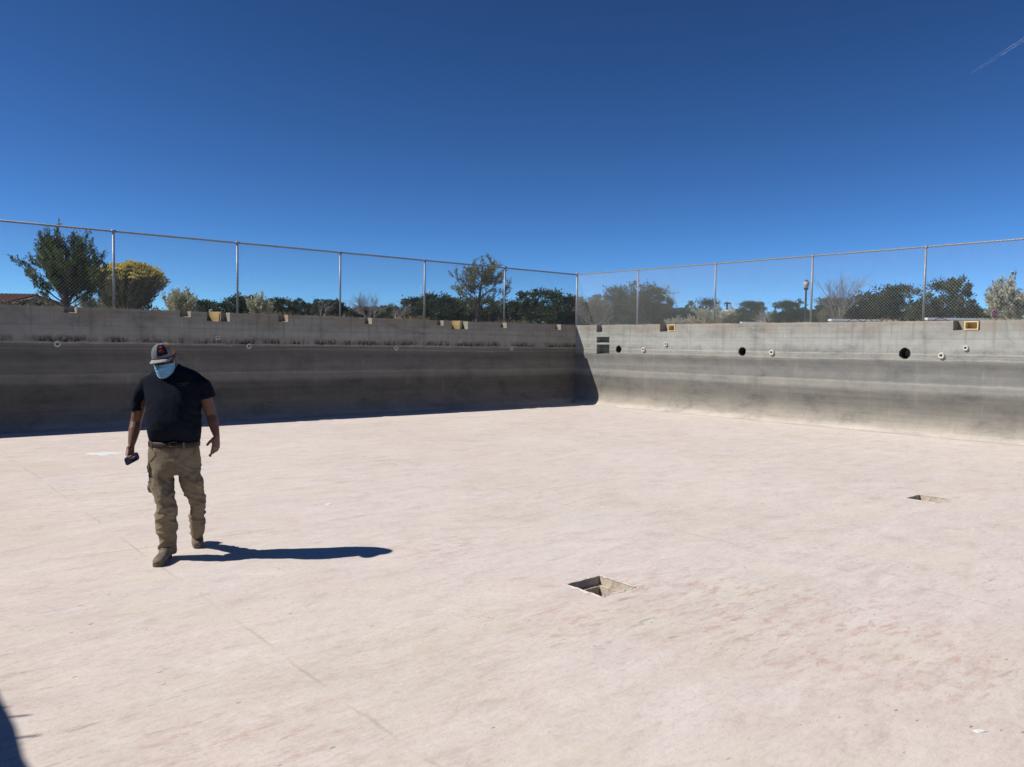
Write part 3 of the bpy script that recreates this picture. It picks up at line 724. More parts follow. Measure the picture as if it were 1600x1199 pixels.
def place_px(px, py, D):
    p = at_depth(px, py, D); return p
def bare_tree(name, px, top, width_px, D, lab, mat='bark_grey', seed=0, kids=4, depth=4, ground=GZ, cat='tree', group='leafless trees beyond the fence', trunk=0.28, rad=.07, spread=.55):
    r = random.Random(seed); t = at_depth(px, top, D); h = t.z - ground; w = width_px / F_PX * D
    e = empty(name, (t.x, D, ground)); tag(e, lab, cat, group)
    m = MB(); tips = []; T = MB()
    nst = 5; th = h * trunk
    T.tube([(0, 0, -.2), (0.03 * h, 0, th * .5), (0, 0, th)], [rad * 1.5, rad * 1.1, rad], 7)
    for k in range(nst):
        a = 2 * math.pi * (k + r.random() * .6) / nst; tilt = r.uniform(.15, .55) * (w / h)
        d = Vector((math.cos(a) * tilt, math.sin(a) * tilt, .9))
        branches(r, (0, 0, th * r.uniform(.6, 1)), d, (h - th) * r.uniform(.5, .62), rad * .6, depth - 1, m, tips, spread, kids, .12, .1, .6, 4, 4)
    # fit to the wanted height and width
    zs = [v[2] for v in m.v]; xs = sorted(v[0] for v in m.v); k = (h - th) / (max(zs) - th + 1e-6); kx = w / (xs[int(len(xs) * .985)] - xs[int(len(xs) * .015)] + 1e-6)
    m.v = [(x * kx, y * kx, th + (z - th) * k if z > th else z) for x, y, z in m.v]
    T.build('trunk', MAT['bark_grey'] if mat != 'bark' else MAT['bark'], e, smooth=True); m.build('branches', MAT[mat], e)
    return e
def crown_tree(name, px, top, width_px, D, lab, mat='dark', seed=0, flat=1.0, n=5200, leaf=0.10, lobes=11, ground=GZ, group='dark evergreen trees beyond the fence', cat='tree', low=0.02, stick=True, airy=0.0, gaps=False):
    """evergreen with a lumpy crown made of leaf clumps on lobes"""
    r = np.random.default_rng(seed); t = at_depth(px, top, D); h = t.z - ground; w = width_px / F_PX * D / 2
    e = empty(name, (t.x, D, ground)); tag(e, lab, cat, group)
    C = []; S = []; Dr = []
    zc = h * (low + (1 - low) / 2); hz = h * (1 - low) / 2
    for k in range(lobes):
        a = r.uniform(0, 2 * math.pi); el = r.uniform(-.75, 1.0); rr = r.uniform(.35, .78)
        cxy = math.sqrt(max(0, 1 - el * el * .8)) * rr
        c = np.array([math.cos(a) * cxy * w, math.sin(a) * cxy * w, zc + el * hz * rr]); q = r.uniform(.28, .48)
        rad = np.array([q * w * 1.05, q * w, q * hz * 1.25]) if hz < w else np.array([q * w * 1.2, q * w * 1.1, q * hz])
        m = n // lobes
        # clumps scattered on and in each lobe
        nc = 26; u = r.normal(size=(nc, 3)); u /= np.linalg.norm(u, axis=1, keepdims=True); cc = c + u * rad * r.uniform(.55, 1.02, (nc, 1))
        for j in range(nc):
            mm = m // nc; sc = r.uniform(.10, .22) * rad.mean() * (1.2)
            g = r.normal(size=(mm, 3)); P = cc[j] + g * sc * .62
            C.append(P); Dr.append(g + u[j] * .8 + np.array([0, 0, .5])); S.append(r.uniform(.6, 1.3, mm) * leaf)
    # top bump so the height is reached
    m = n // 14; g = r.normal(size=(m, 3)); C.append(np.array([0, 0, h * .9]) + g * np.array([w * .20, w * .18, h * .045])); Dr.append(g + np.array([0, 0, 1.])); S.append(r.uniform(.6, 1.2, m) * leaf)
    C = np.concatenate(C); S = np.concatenate(S); Dr = np.concatenate(Dr)
    # scale x exactly
    lo, hi = np.quantile(C[:, 0], .01), np.quantile(C[:, 0], .99); C[:, 0] = (C[:, 0] - (lo + hi) / 2) * (2 * w / (hi - lo))
    zt = np.quantile(C[:, 2], .997); C[:, 2] *= h / zt; keep = C[:, 2] > 0; C, S, Dr = C[keep], S[keep], Dr[keep]
    link('crown', quads_mesh('crown', C, Dr, S, MAT[mat], 1.5, seed), e)
    T = MB(); rr = random.Random(seed); T.tube([(0, 0, -.2), (w * .05, 0, h * .3), (0, 0, h * .62)], [.10 * h / 4 + .03, .08 * h / 4 + .02, .02], 7)
    for k in range(6):
        a = rr.uniform(0, 6.28); z = h * rr.uniform(.12, .4); T.tube([(0, 0, z), (math.cos(a) * w * .35, math.sin(a) * w * .35, z + h * .15), (math.cos(a) * w * .65, math.sin(a) * w * .65, z + h * .34)], [.05, .035, .01], 5)
    T.build('trunk', MAT['bark'], e, smooth=True)
    return e
def wispy_shrub(name, px, top, width_px, D, lab, leafm='pale', twig='bark_pale', seed=0, n=3000, leaf=.05, group='pale shrubs beyond the fence', kids=5, cat='shrub', ground=GZ, fan=.55, stems=14):
    r = random.Random(seed); t = at_depth(px, top, D); h = t.z - ground; w = width_px / F_PX * D
    e = empty(name, (t.x, D, ground)); tag(e, lab, cat, group); m = MB(); tips = []
    for k in range(stems):
        a = r.uniform(0, 6.28); tilt = r.uniform(0, 1) ** .7 * fan
        branches(r, (math.cos(a) * .05, math.sin(a) * .05, -.05), (math.cos(a) * tilt, math.sin(a) * tilt, 1), h * r.uniform(.45, .62), .014 * h / 1.5, 2, m, tips, .35, kids, .15, .09, .6, 4, 4, .3)
    zs = max(v[2] for v in m.v); xs = sorted(v[0] for v in m.v); kz = h / zs; kx = w / (xs[int(len(xs) * .99)] - xs[int(len(xs) * .01)])
    f = lambda v: (v[0] * kx, v[1] * kx, v[2] * kz)
    m.v = [f(v) for v in m.v]; m.build('stems', MAT[twig], e)
    rg = np.random.default_rng(seed); C = []; Dr = []
    per = max(1, n // len(tips))
    for pts, d in tips:
        for _ in range(per):
            i = rg.integers(0, len(pts) - 1); q = pts[i].lerp(pts[i + 1], rg.random()); q = f(q)
            C.append(np.array(q) + rg.normal(size=3) * leaf * .7); Dr.append(np.array(d) + rg.normal(size=3) * .5)
    C = np.array(C); link('foliage', quads_mesh('foliage', C, np.array(Dr), rg.uniform(.6, 1.3, len(C)) * leaf, MAT[leafm], 2.0, seed), e)
    return e

def near_evergreen(name, base, h, limbs, mat, lab, seed, leaf=.035, per=26, twig_n=9, twig_l=.32, upc=.5, trunk_r=.045, lean=0.0):
    """limbs: (height fraction, azimuth deg, length, rise)"""
    r = random.Random(seed); rg = np.random.default_rng(seed); e = empty(name, base); tag(e, lab, 'tree', 'small evergreens by the fence')
    T = MB(); tr = [(0, 0, -.1), (.02 + lean * .3, 0, h * .35), (lean * .7, .01, h * .7), (lean, 0, h * .97)]
    T.tube(tr, [trunk_r * 1.3, trunk_r, trunk_r * .5, .006], 8); m = T; C = []; Dr = []; S = []
    tv = [Vector(p) for p in tr]
    def at_h(f):
        z = f * h
        for i in range(3):
            if z <= tv[i + 1].z: return tv[i].lerp(tv[i + 1], (z - tv[i].z) / (tv[i + 1].z - tv[i].z))
        return tv[3]
    def twig(p, d, L, lev):
        d = d.normalized(); pts = [p]; q = p
        for i in range(4):
            d = (d + Vector((r.gauss(0, .10), r.gauss(0, .10), .07 * upc * 2 + r.gauss(0, .05)))).normalized(); q = q + d * L / 4; pts.append(q)
        m.tube(pts, [.010 * (L / .5) ** .7 * (1 - .2 * i) for i in range(5)], 4, cap=False)
        if lev > 0:
            for k in range(twig_n):
                f = .22 + .78 * (k + r.random()) / twig_n; i = min(int(f * 4), 3); b = pts[i].lerp(pts[i + 1], f * 4 - i)
                loc = (pts[i + 1] - pts[i]).normalized(); ax = Vector((r.gauss(0, 1), r.gauss(0, 1), r.gauss(0, .7))); ax = (ax - loc * ax.dot(loc)).normalized()
                twig(b, loc * .75 + ax * .65 + Vector((0, 0, .25 * upc)), min(L * .5, twig_l) * r.uniform(.6, 1.15), lev - 1)
        if lev <= 1:
            nn = int(per * (L / .3) * (1.0 if lev == 0 else .5))
            for _ in range(nn):
                f = rg.uniform(.1 if lev == 0 else .35, 1.05); i = min(int(f * 4), 3); b = pts[i].lerp(pts[i + 1], min(1, f * 4 - i)); off = rg.normal(size=3)
                C.append(np.array(b) + off * leaf * .75); Dr.append(np.array(d) * .9 + off * .6 + np.array([0, 0, .3])); S.append(rg.uniform(.6, 1.25) * leaf)
    for f, az, L, rise in limbs:
        a = math.radians(az); twig(at_h(f), Vector((math.cos(a), math.sin(a), rise)), L, 2 if L > .55 else 1)
    twig(at_h(.8), Vector((0, 0, 1)), h * .22, 1)
    T.build('trunk', MAT['bark'], e); link('crown', quads_mesh('crown', np.array(C), np.array(Dr), np.array(S), MAT[mat], 2.1, seed), e)
    return e

rj = random.Random(5)
# young juniper right behind the fence at the left
pj = at_depth(105, 480, 19.2); base = Vector((pj.x, 19.2, GZ)); hj = at_depth(75, 347, 19.2).z - GZ
limbs = []
for i in range(22):
    az = i * 137.5 + rj.uniform(-25, 25); f = .06 + .34 * rj.random()
    L = rj.uniform(.75, 1.05) * (1 - f * .3); limbs.append((f, az, L, rj.uniform(.5, 1.3)))
for i in range(9): limbs.append((.45 + .3 * rj.random(), i * 137.5 + 40, rj.uniform(.35, .6), rj.uniform(1.2, 2.2)))
limbs += [(.12, 178, 1.35, .62), (.08, 186, 1.25, .40), (.2, 172, 1.35, .95), (.28, 180, 1.15, 1.5), (.10, 4, 1.25, .62), (.2, -6, 1.2, .95), (.15, 8, 1.15, .8), (.3, 2, 1.0, 1.6), (.4, 165, .9, 2.3), (.06, 2, .9, .35), (.15, -2, 1.35, .85), (.22, 6, 1.3, 1.2), (.25, 170, 1.3, 1.2), (.3, 178, 1.2, 1.9), (.33, 0, 1.15, 1.9)]
near_evergreen('juniper_tree', base, hj * .93, limbs, 'juniper', 'bushy dark green juniper with upswept branches behind the fence at the left edge', 11, leaf=.034, per=19, twig_n=8, upc=.9, trunk_r=.07, lean=-.25)
# small pinyon behind the fence near the middle
pp = at_depth(744, 498, 26.5); base = Vector((pp.x, 26.5, GZ)); hp = at_depth(765, 405, 26.5).z - GZ
limbs = [(.22, 178, .95, .55), (.30, 170, .8, .75), (.38, 190, 1.0, .62), (.20, 2, .95, .50), (.30, -8, 1.05, .62), (.42, 8, .95, .95), (.5, 175, .55, .9), (.55, 10, .6, 1.2), (.62, 160, .45, .9), (.7, 20, .42, 1.2), (.75, 190, .3, 1)]
limbs = [(f, az, L * 1.14, rz) for f, az, L, rz in limbs]
for i in range(15): limbs.append((.2 + .5 * rj.random(), i * 137.5, rj.uniform(.4, .8), rj.uniform(.2, .9)))
near_evergreen('pinyon_pine', base, hp * .97, limbs, 'pinyon', 'small open-branched pine with bent trunk just behind the fence, right of middle post', 23, leaf=.034, per=16, twig_n=7, upc=.45, trunk_r=.05, lean=.22)

# big rabbitbrush with yellow top
def rabbitbrush():
    D = 22.0; r = random.Random(3); rg = np.random.default_rng(3)
    b = at_depth(196, 484, D); top = at_depth(208, 409, D).z; h = top - GZ; wl_, wr_ = (208 - 128) / F_PX * D, (262 - 208) / F_PX * D * 1.05
    e = empty('rabbitbrush', (b.x, D, GZ)); tag(e, 'wide rabbitbrush with a domed yellow flowering top, right of the juniper', 'shrub')
    cx = (208 - 196) / F_PX * D; st = MB(); C = []; Dr = []; S = []; LC = []; LD = []
    for k in range(420):
        a = r.uniform(0, 6.28); q = r.random() ** .55; rad = (wl_ if math.cos(a) < 0 else wr_) * (.90 + .16 * noise.noise(Vector((math.cos(a) * 2, math.sin(a) * 2, 1))) + .03 * r.gauss(0, 1))
        tx, ty = cx + math.cos(a) * q * rad, math.sin(a) * q * .75; tz = h * (1 - .30 * q ** 3.4) * (.93 + .10 * noise.noise(Vector((tx * 2.2, ty * 2.2, 5))) + r.uniform(-.03, .03))
        bx, by = math.cos(a) * q * .28, math.sin(a) * q * .22
        pts = [(bx, by, 0), (bx + (tx - bx) * .42, by + (ty - by) * .42, tz * .50), (tx, ty, tz)]
        st.tube(pts, [.012, .008, .003], 3, cap=False)
        for _ in range(26):
            f = r.uniform(.35, .965); x = [bx + (tx - bx) * f, by + (ty - by) * f, tz * (f ** .92)]; LC.append([x[0] + r.gauss(0, .035), x[1] + r.gauss(0, .035), x[2] + r.gauss(0, .03)]); LD.append([tx - bx, ty - by, tz])
        if q > .80 and r.random() < (q - .72) * 2.2 * (.6 + noise.noise(Vector((tx * 3, ty * 3, 2)))): continue
        for _ in range(18):
            C.append([tx + r.gauss(0, .05), ty + r.gauss(0, .05), tz + r.gauss(0, .018)]); Dr.append([r.gauss(0, 1), r.gauss(0, 1), .6])
    st.build('stems', MAT['cham_stem'], e)
    link('foliage', quads_mesh('foliage', np.array(LC), np.array(LD), rg.uniform(.02, .04, len(LC)), MAT['cham_leaf'], 3.0, 4), e)
    link('flower_heads', quads_mesh('flower_heads', np.array(C), np.array(Dr), rg.uniform(.03, .058, len(C)), MAT['cham_top'], 1.1, 5), e)
rabbitbrush()
crown_tree('evergreen_bush', 222, 468, 62, 30, 'low dark bush peeking out below the right side of the rabbitbrush', 'dark', 31, n=2600, leaf=.06, lobes=7, group='dark evergreen trees beyond the fence')

wispy_shrub('pale_shrub', 281, 446, 46, 34, 'rounded pale cream shrub left of the wide wall pocket', seed=41, n=9000, leaf=.06, fan=.7, stems=20)
wispy_shrub('pale_shrub', 405, 455, 34, 36, 'thin pale green shrub just right of the fence post behind the man', seed=42, n=5000, leaf=.055, fan=.5, stems=18)
wispy_shrub('pale_shrub', 1112, 475, 62, 33, 'pale sage shrub spreading behind the second post of the sunlit fence', seed=43, n=6000, leaf=.055, fan=.95, leafm='silver')
wispy_shrub('pale_shrub', 1062, 493, 40, 31, 'low pale shrub left of the spreading sage shrub', seed=44, n=2200, leaf=.045, fan=1.0, leafm='silver')
wispy_shrub('silver_tree', 1590, 423, 70, 34, 'rounded silvery tree with several stems at the right edge', seed=45, n=11000, leaf=.07, fan=.5, leafm='silver', twig='bark_pale', group='leafless trees beyond the fence', cat='tree', stems=12)

# evergreen belt, left to right
DK = [  # px, top, width, depth, material, label
 (52, 470, 60, 42, 'dark2', 'low olive bush behind the juniper beside the tiled roof'),
 (322, 470, 62, 60, 'dark', 'low dark tree between the cream shrub and the post behind the man'),
 (378, 463, 60, 55, 'dark', 'dark tree behind the post right of the man'),
 (437, 467, 56, 58, 'dark', 'dark tree just right of the thin pale shrub'),
 (480, 469, 60, 60, 'dark2', 'dark tree left of the fence post, below bare twigs'),
 (517, 469, 50, 57, 'dark', 'rounded dark tree behind the third fence post'),
 (572, 480, 64, 56, 'dark2', 'low dark tree in front of the bare grey tree'),
 (612, 479, 60, 60, 'dark', 'low dark tree right of the bare grey tree'),
 (652, 464, 50, 58, 'dark', 'dark tree with rounded top behind the fourth post'),
 (700, 460, 74, 55, 'dark', 'broad dark tree left of the small pine'),
 (760, 466, 74, 60, 'dark2', 'dark tree hidden mostly behind the small pine'),
 (806, 471, 56, 60, 'dark', 'dark tree just right of the small pine'),
 (852, 453, 70, 56, 'dark', 'tall peaked dark tree left of the corner post'),
 (893, 462, 56, 58, 'dark2', 'dark tree directly behind the corner post'),
 (962, 449, 72, 50, 'dark2', 'leafy dark green tree right of the corner post'),
 (1020, 443, 74, 48, 'dark2', 'tall broad-crowned green tree behind the first post of the sunlit fence'),
 (1052, 482, 44, 50, 'dark', 'low dark bush at the foot of the tall green tree'),
 (1103, 468, 60, 62, 'dark', 'round dark tree behind the second post of the sunlit fence'),
 (1172, 472, 50, 60, 'dark2', 'grey-green tree right of the utility pole'),
 (1229, 470, 56, 58, 'dark', 'neat rounded dark tree left of the street lamp'),
 (1256, 486, 30, 60, 'dark', 'small dark bush at the foot of the street lamp'),
 (1298, 465, 66, 50, 'dark2', 'olive tree under the bare tree right of the third post'),
 (1354, 459, 76, 48, 'dark', 'dark tree left part of the broad dark clump'),
 (1404, 446, 82, 47, 'dark', 'tall dark tree in the middle of the broad clump by the fourth post'),
 (1470, 435, 92, 45, 'dark2', 'largest dark round-topped tree behind the fourth post'),
 (1520, 479, 50, 62, 'dark', 'low dark tree right of the largest round-topped tree'),
 (1553, 487, 60, 66, 'dark', 'low dark trees behind the stop sign'),
]
for i, (px, top, w, D, mt, lab) in enumerate(DK):
    crown_tree('evergreen_tree', px, top, w * 1.1, D, lab, mt, 100 + i, n=int(6500 + 100 * w), leaf=.10 if D > 52 else .085, lobes=10 + i % 4)

bare_tree('bare_tree', 577, 449, 62, 50, 'bare grey spreading tree between the third and fourth fence posts', seed=51, depth=4, kids=6, trunk=.2)
bare_tree('bare_tree', 504, 457, 40, 54, 'sparse bare twigs rising above dark trees left of the third post', seed=52, depth=3, kids=4)
bare_tree('bare_tree', 620, 466, 34, 52, 'small reddish bare bush right of the bare grey tree', seed=53, depth=3, kids=5)
bare_tree('bare_tree', 306, 468, 26, 60, 'tiny bare twigs above the low dark tree by the cream shrub', seed=54, depth=3, kids=4)
bare_tree('bare_tree', 1030, 426, 60, 54, 'pale bare tree rising behind the tall broad-crowned green tree', mat='bark_pale', seed=55, depth=4, kids=6)
bare_tree('bare_tree', 1312, 420, 72, 47, 'large bare grey tree right of the third post of the sunlit fence', seed=56, depth=4, kids=6, trunk=.2, rad=.09)
bare_tree('bare_tree', 1195, 474, 28, 52, 'thin bare bush between two dark trees left of the lamp', mat='bark_pale', seed=57, depth=3, kids=5)
wispy_shrub('brown_bush', 935, 452, 52, 40, 'brownish thin-leaved bush just right of the corner post', seed=61, n=3600, leaf=.06, leafm='olive', twig='bark_pale', group='leafless trees beyond the fence', fan=.5)
wispy_shrub('brown_bush', 1300, 470, 40, 38, 'low brown twiggy bush under the large bare tree', seed=62, n=1800, leaf=.05, leafm='olive', twig='bark_pale', group='leafless trees beyond the fence', fan=.6)
wispy_shrub('brown_bush', 60, 468, 90, 27, 'tangled olive brush at the foot of the juniper', seed=63, n=5000, leaf=.05, leafm='olive', twig='bark_grey', group='leafless trees beyond the fence', fan=.9)
wispy_shrub('brown_bush', 150, 455, 60, 26, 'grey brush between the juniper and the rabbitbrush', seed=64, n=2600, leaf=.04, leafm='cham_leaf', twig='bark_grey', group='leafless trees beyond the fence', fan=.7)

def far_woods():
    rg = np.random.default_rng(77); C = []; S = []
    for k in range(150):
        px = -120 + 1850 * k / 150 + rg.uniform(-8, 8); D = rg.uniform(95, 125); t = at_depth(px, rg.uniform(482, 489), D); h = t.z - GZ; w = rg.uniform(2, 3.4)
        g = rg.normal(size=(420, 3)); g /= np.linalg.norm(g, axis=1, keepdims=True); g *= rg.uniform(.6, 1, (420, 1)); g[:, 2] = np.abs(g[:, 2])
        C.append(np.array([t.x, D, GZ]) + g * np.array([w, w, h])); S.append(rg.uniform(.2, .4, 420))
    C = np.concatenate(C); S = np.concatenate(S)
    o = link('distant_woodland', quads_mesh('distant_woodland', C, rg.normal(size=C.shape), S, MAT['dark'], 1.3, 3)); tag(o, 'distant belt of dark evergreen scrub on the horizon', 'woodland', kind='stuff')
far_woods()

# dry grass and weeds fringing the wall top
def fringe():
    rg = np.random.default_rng(9); vs = []; fs = []
    def blade(p, h, lean, w):
        b = len(vs); a = rg.uniform(0, 6.28); dx, dy = math.cos(a) * w, math.sin(a) * w; l = rg.normal(size=2) * lean
        vs.extend([(p.x - dx, p.y - dy, p.z), (p.x + dx, p.y + dy, p.z), (p.x + l[0] + dx * .5, p.y + l[1] + dy * .5, p.z + h * .65), (p.x + l[0] * 1.8, p.y + l[1] * 1.8, p.z + h)])
        fs.append((b, b + 1, b + 2)); fs.append((b, b + 2, b + 3))
    def dens(s, seed): return max(0, noise.noise(Vector((s * .8, seed, 0))) + .15) * 1.6
    for side in (0, 1):
        L = 17 if side == 0 else 16
        for k in range(5200):
            s_ = rg.uniform(0, L); dn = dens(s_, side * 9 + 2)
            if rg.random() > dn + .08: continue
            off = WT + abs(rg.normal()) * .55 + .01
            p = lp(s_, -off, GZ - .01) if side == 0 else lp(-off, s_, GZ - .01)
            blade(p, rg.uniform(.09, .24) * (.6 + dn * .6), .035, .004)
    o = link('dry_grass', mesh_from('dry_grass', vs, fs, MAT['grass'])); tag(o, 'dry straw-coloured grass along the top of the pool walls', 'grass', kind='stuff')
fringe()
def mound():
    p = at_depth(1490, 494, 30); rg = np.random.default_rng(12); vs = []; fs = []; D = 30
    for k in range(5200):
        x = p.x + rg.normal() * .85; y = D + rg.normal() * .5; hh = max(0, 1 - ((x - p.x) / 1.9) ** 2); z = GZ + .30 * hh
        b = len(vs); l = rg.normal(size=2) * .06; h = rg.uniform(.10, .22)
        vs.extend([(x - .008, y, GZ - .02), (x + .008, y, GZ - .02), (x + l[0], y + l[1], z + h)]); fs.append((b, b + 1, b + 2))
    o = link('yellow_grass', mesh_from('yellow_grass', vs, fs, MAT['grass_green'])); tag(o, 'low yellow-green grass mound behind the wall under the round-topped tree', 'grass', kind='stuff')
mound()

# ------------------------------------------------------------------ far buildings, poles, signs
MAT['tile'] = simple('terracotta_roof_tiles', (0.22, 0.10, 0.065, 1), (0.12, 0.055, 0.04, 1), 5, 0.85)
MAT['stucco'] = simple('cream_stucco', (0.62, 0.58, 0.50, 1), (0.56, 0.52, 0.45, 1), 2, 0.9)
MAT['adobe'] = simple('pink_adobe', (0.48, 0.27, 0.19, 1), (0.42, 0.24, 0.17, 1), 2, 0.9)
MAT['dark_metal'] = simple('dark_painted_metal', (0.03, 0.035, 0.04, 1), (0.02, 0.024, 0.028, 1), 5, 0.5)
MAT['glassy'] = simple('dark_window_glass', (0.02, 0.025, 0.03, 1), None, 2, 0.15, spec=.6)
MAT['wood_pole'] = simple('weathered_pole_wood', (0.085, 0.065, 0.05, 1), (0.055, 0.042, 0.034, 1), 4, 0.9)
MAT['frost'] = simple('frosted_lamp_glass', (0.40, 0.38, 0.32, 1), (0.34, 0.32, 0.27, 1), 4, 0.4)
MAT['red'] = simple('sign_red', (0.62, 0.07, 0.10, 1), (0.56, 0.06, 0.09, 1), 6, 0.5)
MAT['white'] = simple('white_paint', (0.75, 0.75, 0.74, 1), (0.68, 0.68, 0.67, 1), 6, 0.6)
MAT['chunk'] = simple('broken_concrete', (0.34, 0.32, 0.29, 1), (0.24, 0.225, 0.20, 1), 14, 0.95, bump=.8, bdist=.02)
MAT['pale_conc'] = simple('pale_concrete_kerb', (0.60, 0.59, 0.57, 1), (0.50, 0.49, 0.47, 1), 2, 0.9)
def house():
    D = 46; x0 = at_depth(-70, 480, D).x; x1 = at_depth(45, 480, D).x; zt = at_depth(10, 456.5, D).z; ze = at_depth(30, 474, D).z
    e = empty('house', ((x0 + x1) / 2, D + 3, GZ)); w = x1 - x0; tag(e, 'cream house with a terracotta tiled roof at the left edge', 'house')
    m = MB(); m.box((-w / 2 + .3, -3, 0), (w / 2 - .05, 3, ze - GZ)); m.build('wall', MAT['stucco'], e)
    m = MB(); zr = zt - GZ; ev = ze - GZ - .05
    a = [(-w / 2, -3.4, ev), (w / 2 - .35, -3.4, ev), (w / 2 - 1.2, 0, zr), (-w / 2, 0, zr), (-w / 2, 3.4, ev), (w / 2 - .35, 3.4, ev)]
    m.add(a, [(0, 1, 2, 3), (3, 2, 5, 4), (1, 5, 2)]); m.add([(x, y, z - .12) for x, y, z in a], [(3, 2, 1, 0), (4, 5, 2, 3), (2, 5, 1)])
    n = int(w / .24)
    for k in range(n):
        x = -w / 2 + .12 + k * .24
        if x < w / 2 - 1.2: m.tube([(x, -3.42, ev + .03), (x, -.02, zr + .03)], .07, 6)
    m.build('roof', MAT['tile'], e)
    m = MB(); m.box((-.6, -3.04, .9), (.5, -2.99, 1.5)); m.build('window', MAT['glassy'], e)
house()
def adobe():
    D = 75; a = at_depth(1139, 490, D); b = at_depth(1153, 487, D); z1 = at_depth(1140, 488, D).z - GZ; z2 = at_depth(1151, 486, D).z - GZ
    e = empty('adobe_building', (a.x, D, GZ)); tag(e, 'small pink adobe building between shrubs below the utility pole', 'building')
    w = b.x - a.x; m = MB(); m.box((-.4, 0, 0), (w * .62, 4, z1)); m.box((w * .62 + .003, .4, 0), (w * 1.3, 4, z2)); m.build('wall', MAT['adobe'], e)
    m = MB(); m.box((-.45, -.05, z1), (w * .62, 4.05, z1 + .10)); m.box((w * .62 + .003, .35, z2), (w * 1.35, 4.05, z2 + .2)); m.build('parapet', MAT['stucco'], e)
    m = MB(); m.box((.05, -.03, z1 * .45), (.4, .05, z1 * .75)); m.build('window', MAT['glassy'], e)
adobe()
def lamp_post():
    D = 36; p = at_depth(1258, 500, D); zt = at_depth(1258, 438, D).z - GZ; e = empty('street_lamp', (p.x, D, GZ)); tag(e, 'tall dark street lamp with a frosted acorn globe left of the third post', 'street lamp')
    m = MB(); m.lathe([(.001, 0), (.13, 0), (.13, .25), (.06, .4), (.055, .5), (.04, zt - .50), (.04, zt - .45)], 12); m.build('pole', MAT['dark_metal'], e, smooth=True)
    m = MB(); m.lathe([(.04, zt - .46), (.10, zt - .40), (.11, zt - .36), (.08, zt - .34), (.001, zt - .34)], 12); m.build('lamp_base', MAT['dark_metal'], e, smooth=True)
    m = MB(); m.lathe([(.08, zt - .34), (.13, zt - .24), (.135, zt - .16), (.10, zt - .06), (.001, zt - .02)], 14); m.build('globe', MAT['frost'], e, smooth=True)
    m = MB(); m.lathe([(.10, zt - .07), (.11, zt - .05), (.04, zt - .0), (.012, zt + .03), (.001, zt + .09)], 12); m.build('finial', MAT['dark_metal'], e, smooth=True)
lamp_post()
def util_pole():
    D = 95; p = at_depth(1135.5, 500, D); zt = at_depth(1135, 471.5, D).z - GZ; e = empty('utility_pole', (p.x, D, GZ)); tag(e, 'wooden utility pole with one crossarm far behind the pale sage shrub', 'utility pole')
    m = MB(); m.tube([(0, 0, -.3), (0, 0, zt)], [.17, .12], 8); m.build('pole', MAT['wood_pole'], e)
    m = MB(); m.box((-.38, -.1, zt - .25), (.38, .1, zt - .08)); z = MB(); m2 = MB()
    m = MB(); m.box((-.40, -.14, zt - .30), (.42, -.121, zt - .12)); m.box((-.40, -.16, zt - .55), (-.36, -.121, zt - .3)); m.build('crossarm', MAT['wood_pole'], e)
    for x in (-.36, .0, .36):
        q = MB(); q.lathe([(.03, 0), (.05, .05), (.03, .1), (.001, .12)], 8, c=(x, -.13, zt - .12)); q.build('insulator', MAT['white_pvc'], e)
util_pole()
def flag_pole(px, top, D, lab):
    p = at_depth(px, 490, D); zt = at_depth(px, top, D).z - GZ; e = empty('light_pole', (p.x, D, GZ)); tag(e, lab, 'pole', 'thin white poles beyond the trees')
    m = MB(); m.tube([(0, 0, 0), (0, 0, zt)], [.07, .045], 8); m.build('pole', MAT['white'], e)
    m = MB(); m.ball((0, 0, zt + .05), .08, 8, 6); m.build('finial', MAT['white'], e)
flag_pole(658.5, 449, 80, 'thin white pole left of the fourth fence post, the taller one'); flag_pole(669.5, 455, 82, 'thin white pole right of the fourth fence post, the shorter one')
def stop_sign():
    D = 30; p = at_depth(1554, 491.5, D); e = empty('stop_sign', (p.x, D, GZ)); e.rotation_euler = (0, 0, math.radians(14)); tag(e, 'red octagonal stop sign reading STOP at the right, above the white wall', 'sign')
    zc = p.z - GZ; R = 7.6 / F_PX * D
    def octo(r, y0, y1, mb):
        P = [(r * math.cos(math.pi / 8 + k * math.pi / 4), r * math.sin(math.pi / 8 + k * math.pi / 4)) for k in range(8)]
        mb.add([(x, y0, z + zc) for x, z in P] + [(x, y1, z + zc) for x, z in P], [tuple(range(8)), tuple(range(15, 7, -1))] + [(k, 8 + k, 8 + (k + 1) % 8, (k + 1) % 8) for k in range(8)])
    m = MB(); octo(R, -.02, -.016, m); m.build('border', MAT['white'], e)
    m = MB(); octo(R * .9, -.026, -.0205, m); face = m.build('face', MAT['red'], e)
    c = bpy.data.curves.new('stop_text', 'FONT'); c.body = 'STOP'; c.size = R * .78; c.align_x = 'CENTER'; c.align_y = 'CENTER'; c.extrude = .002
    tmp = bpy.data.objects.new('tmp', c); COL.objects.link(tmp); dg = bpy.context.evaluated_depsgraph_get(); me = bpy.data.meshes.new_from_object(tmp.evaluated_get(dg)); bpy.data.objects.remove(tmp)
    me.transform(Matrix.Translation((0, -.029, zc)) @ Matrix.Rotation(math.pi / 2, 4, 'X')); me.name = 'lettering'; me.materials.clear(); me.materials.append(MAT['white']); link('lettering', me, face)
    m = MB(); m.box((-.03, -.014, -.2), (.03, .01, zc + R * .6)); m.build('post', MAT['galv'], e)
stop_sign()
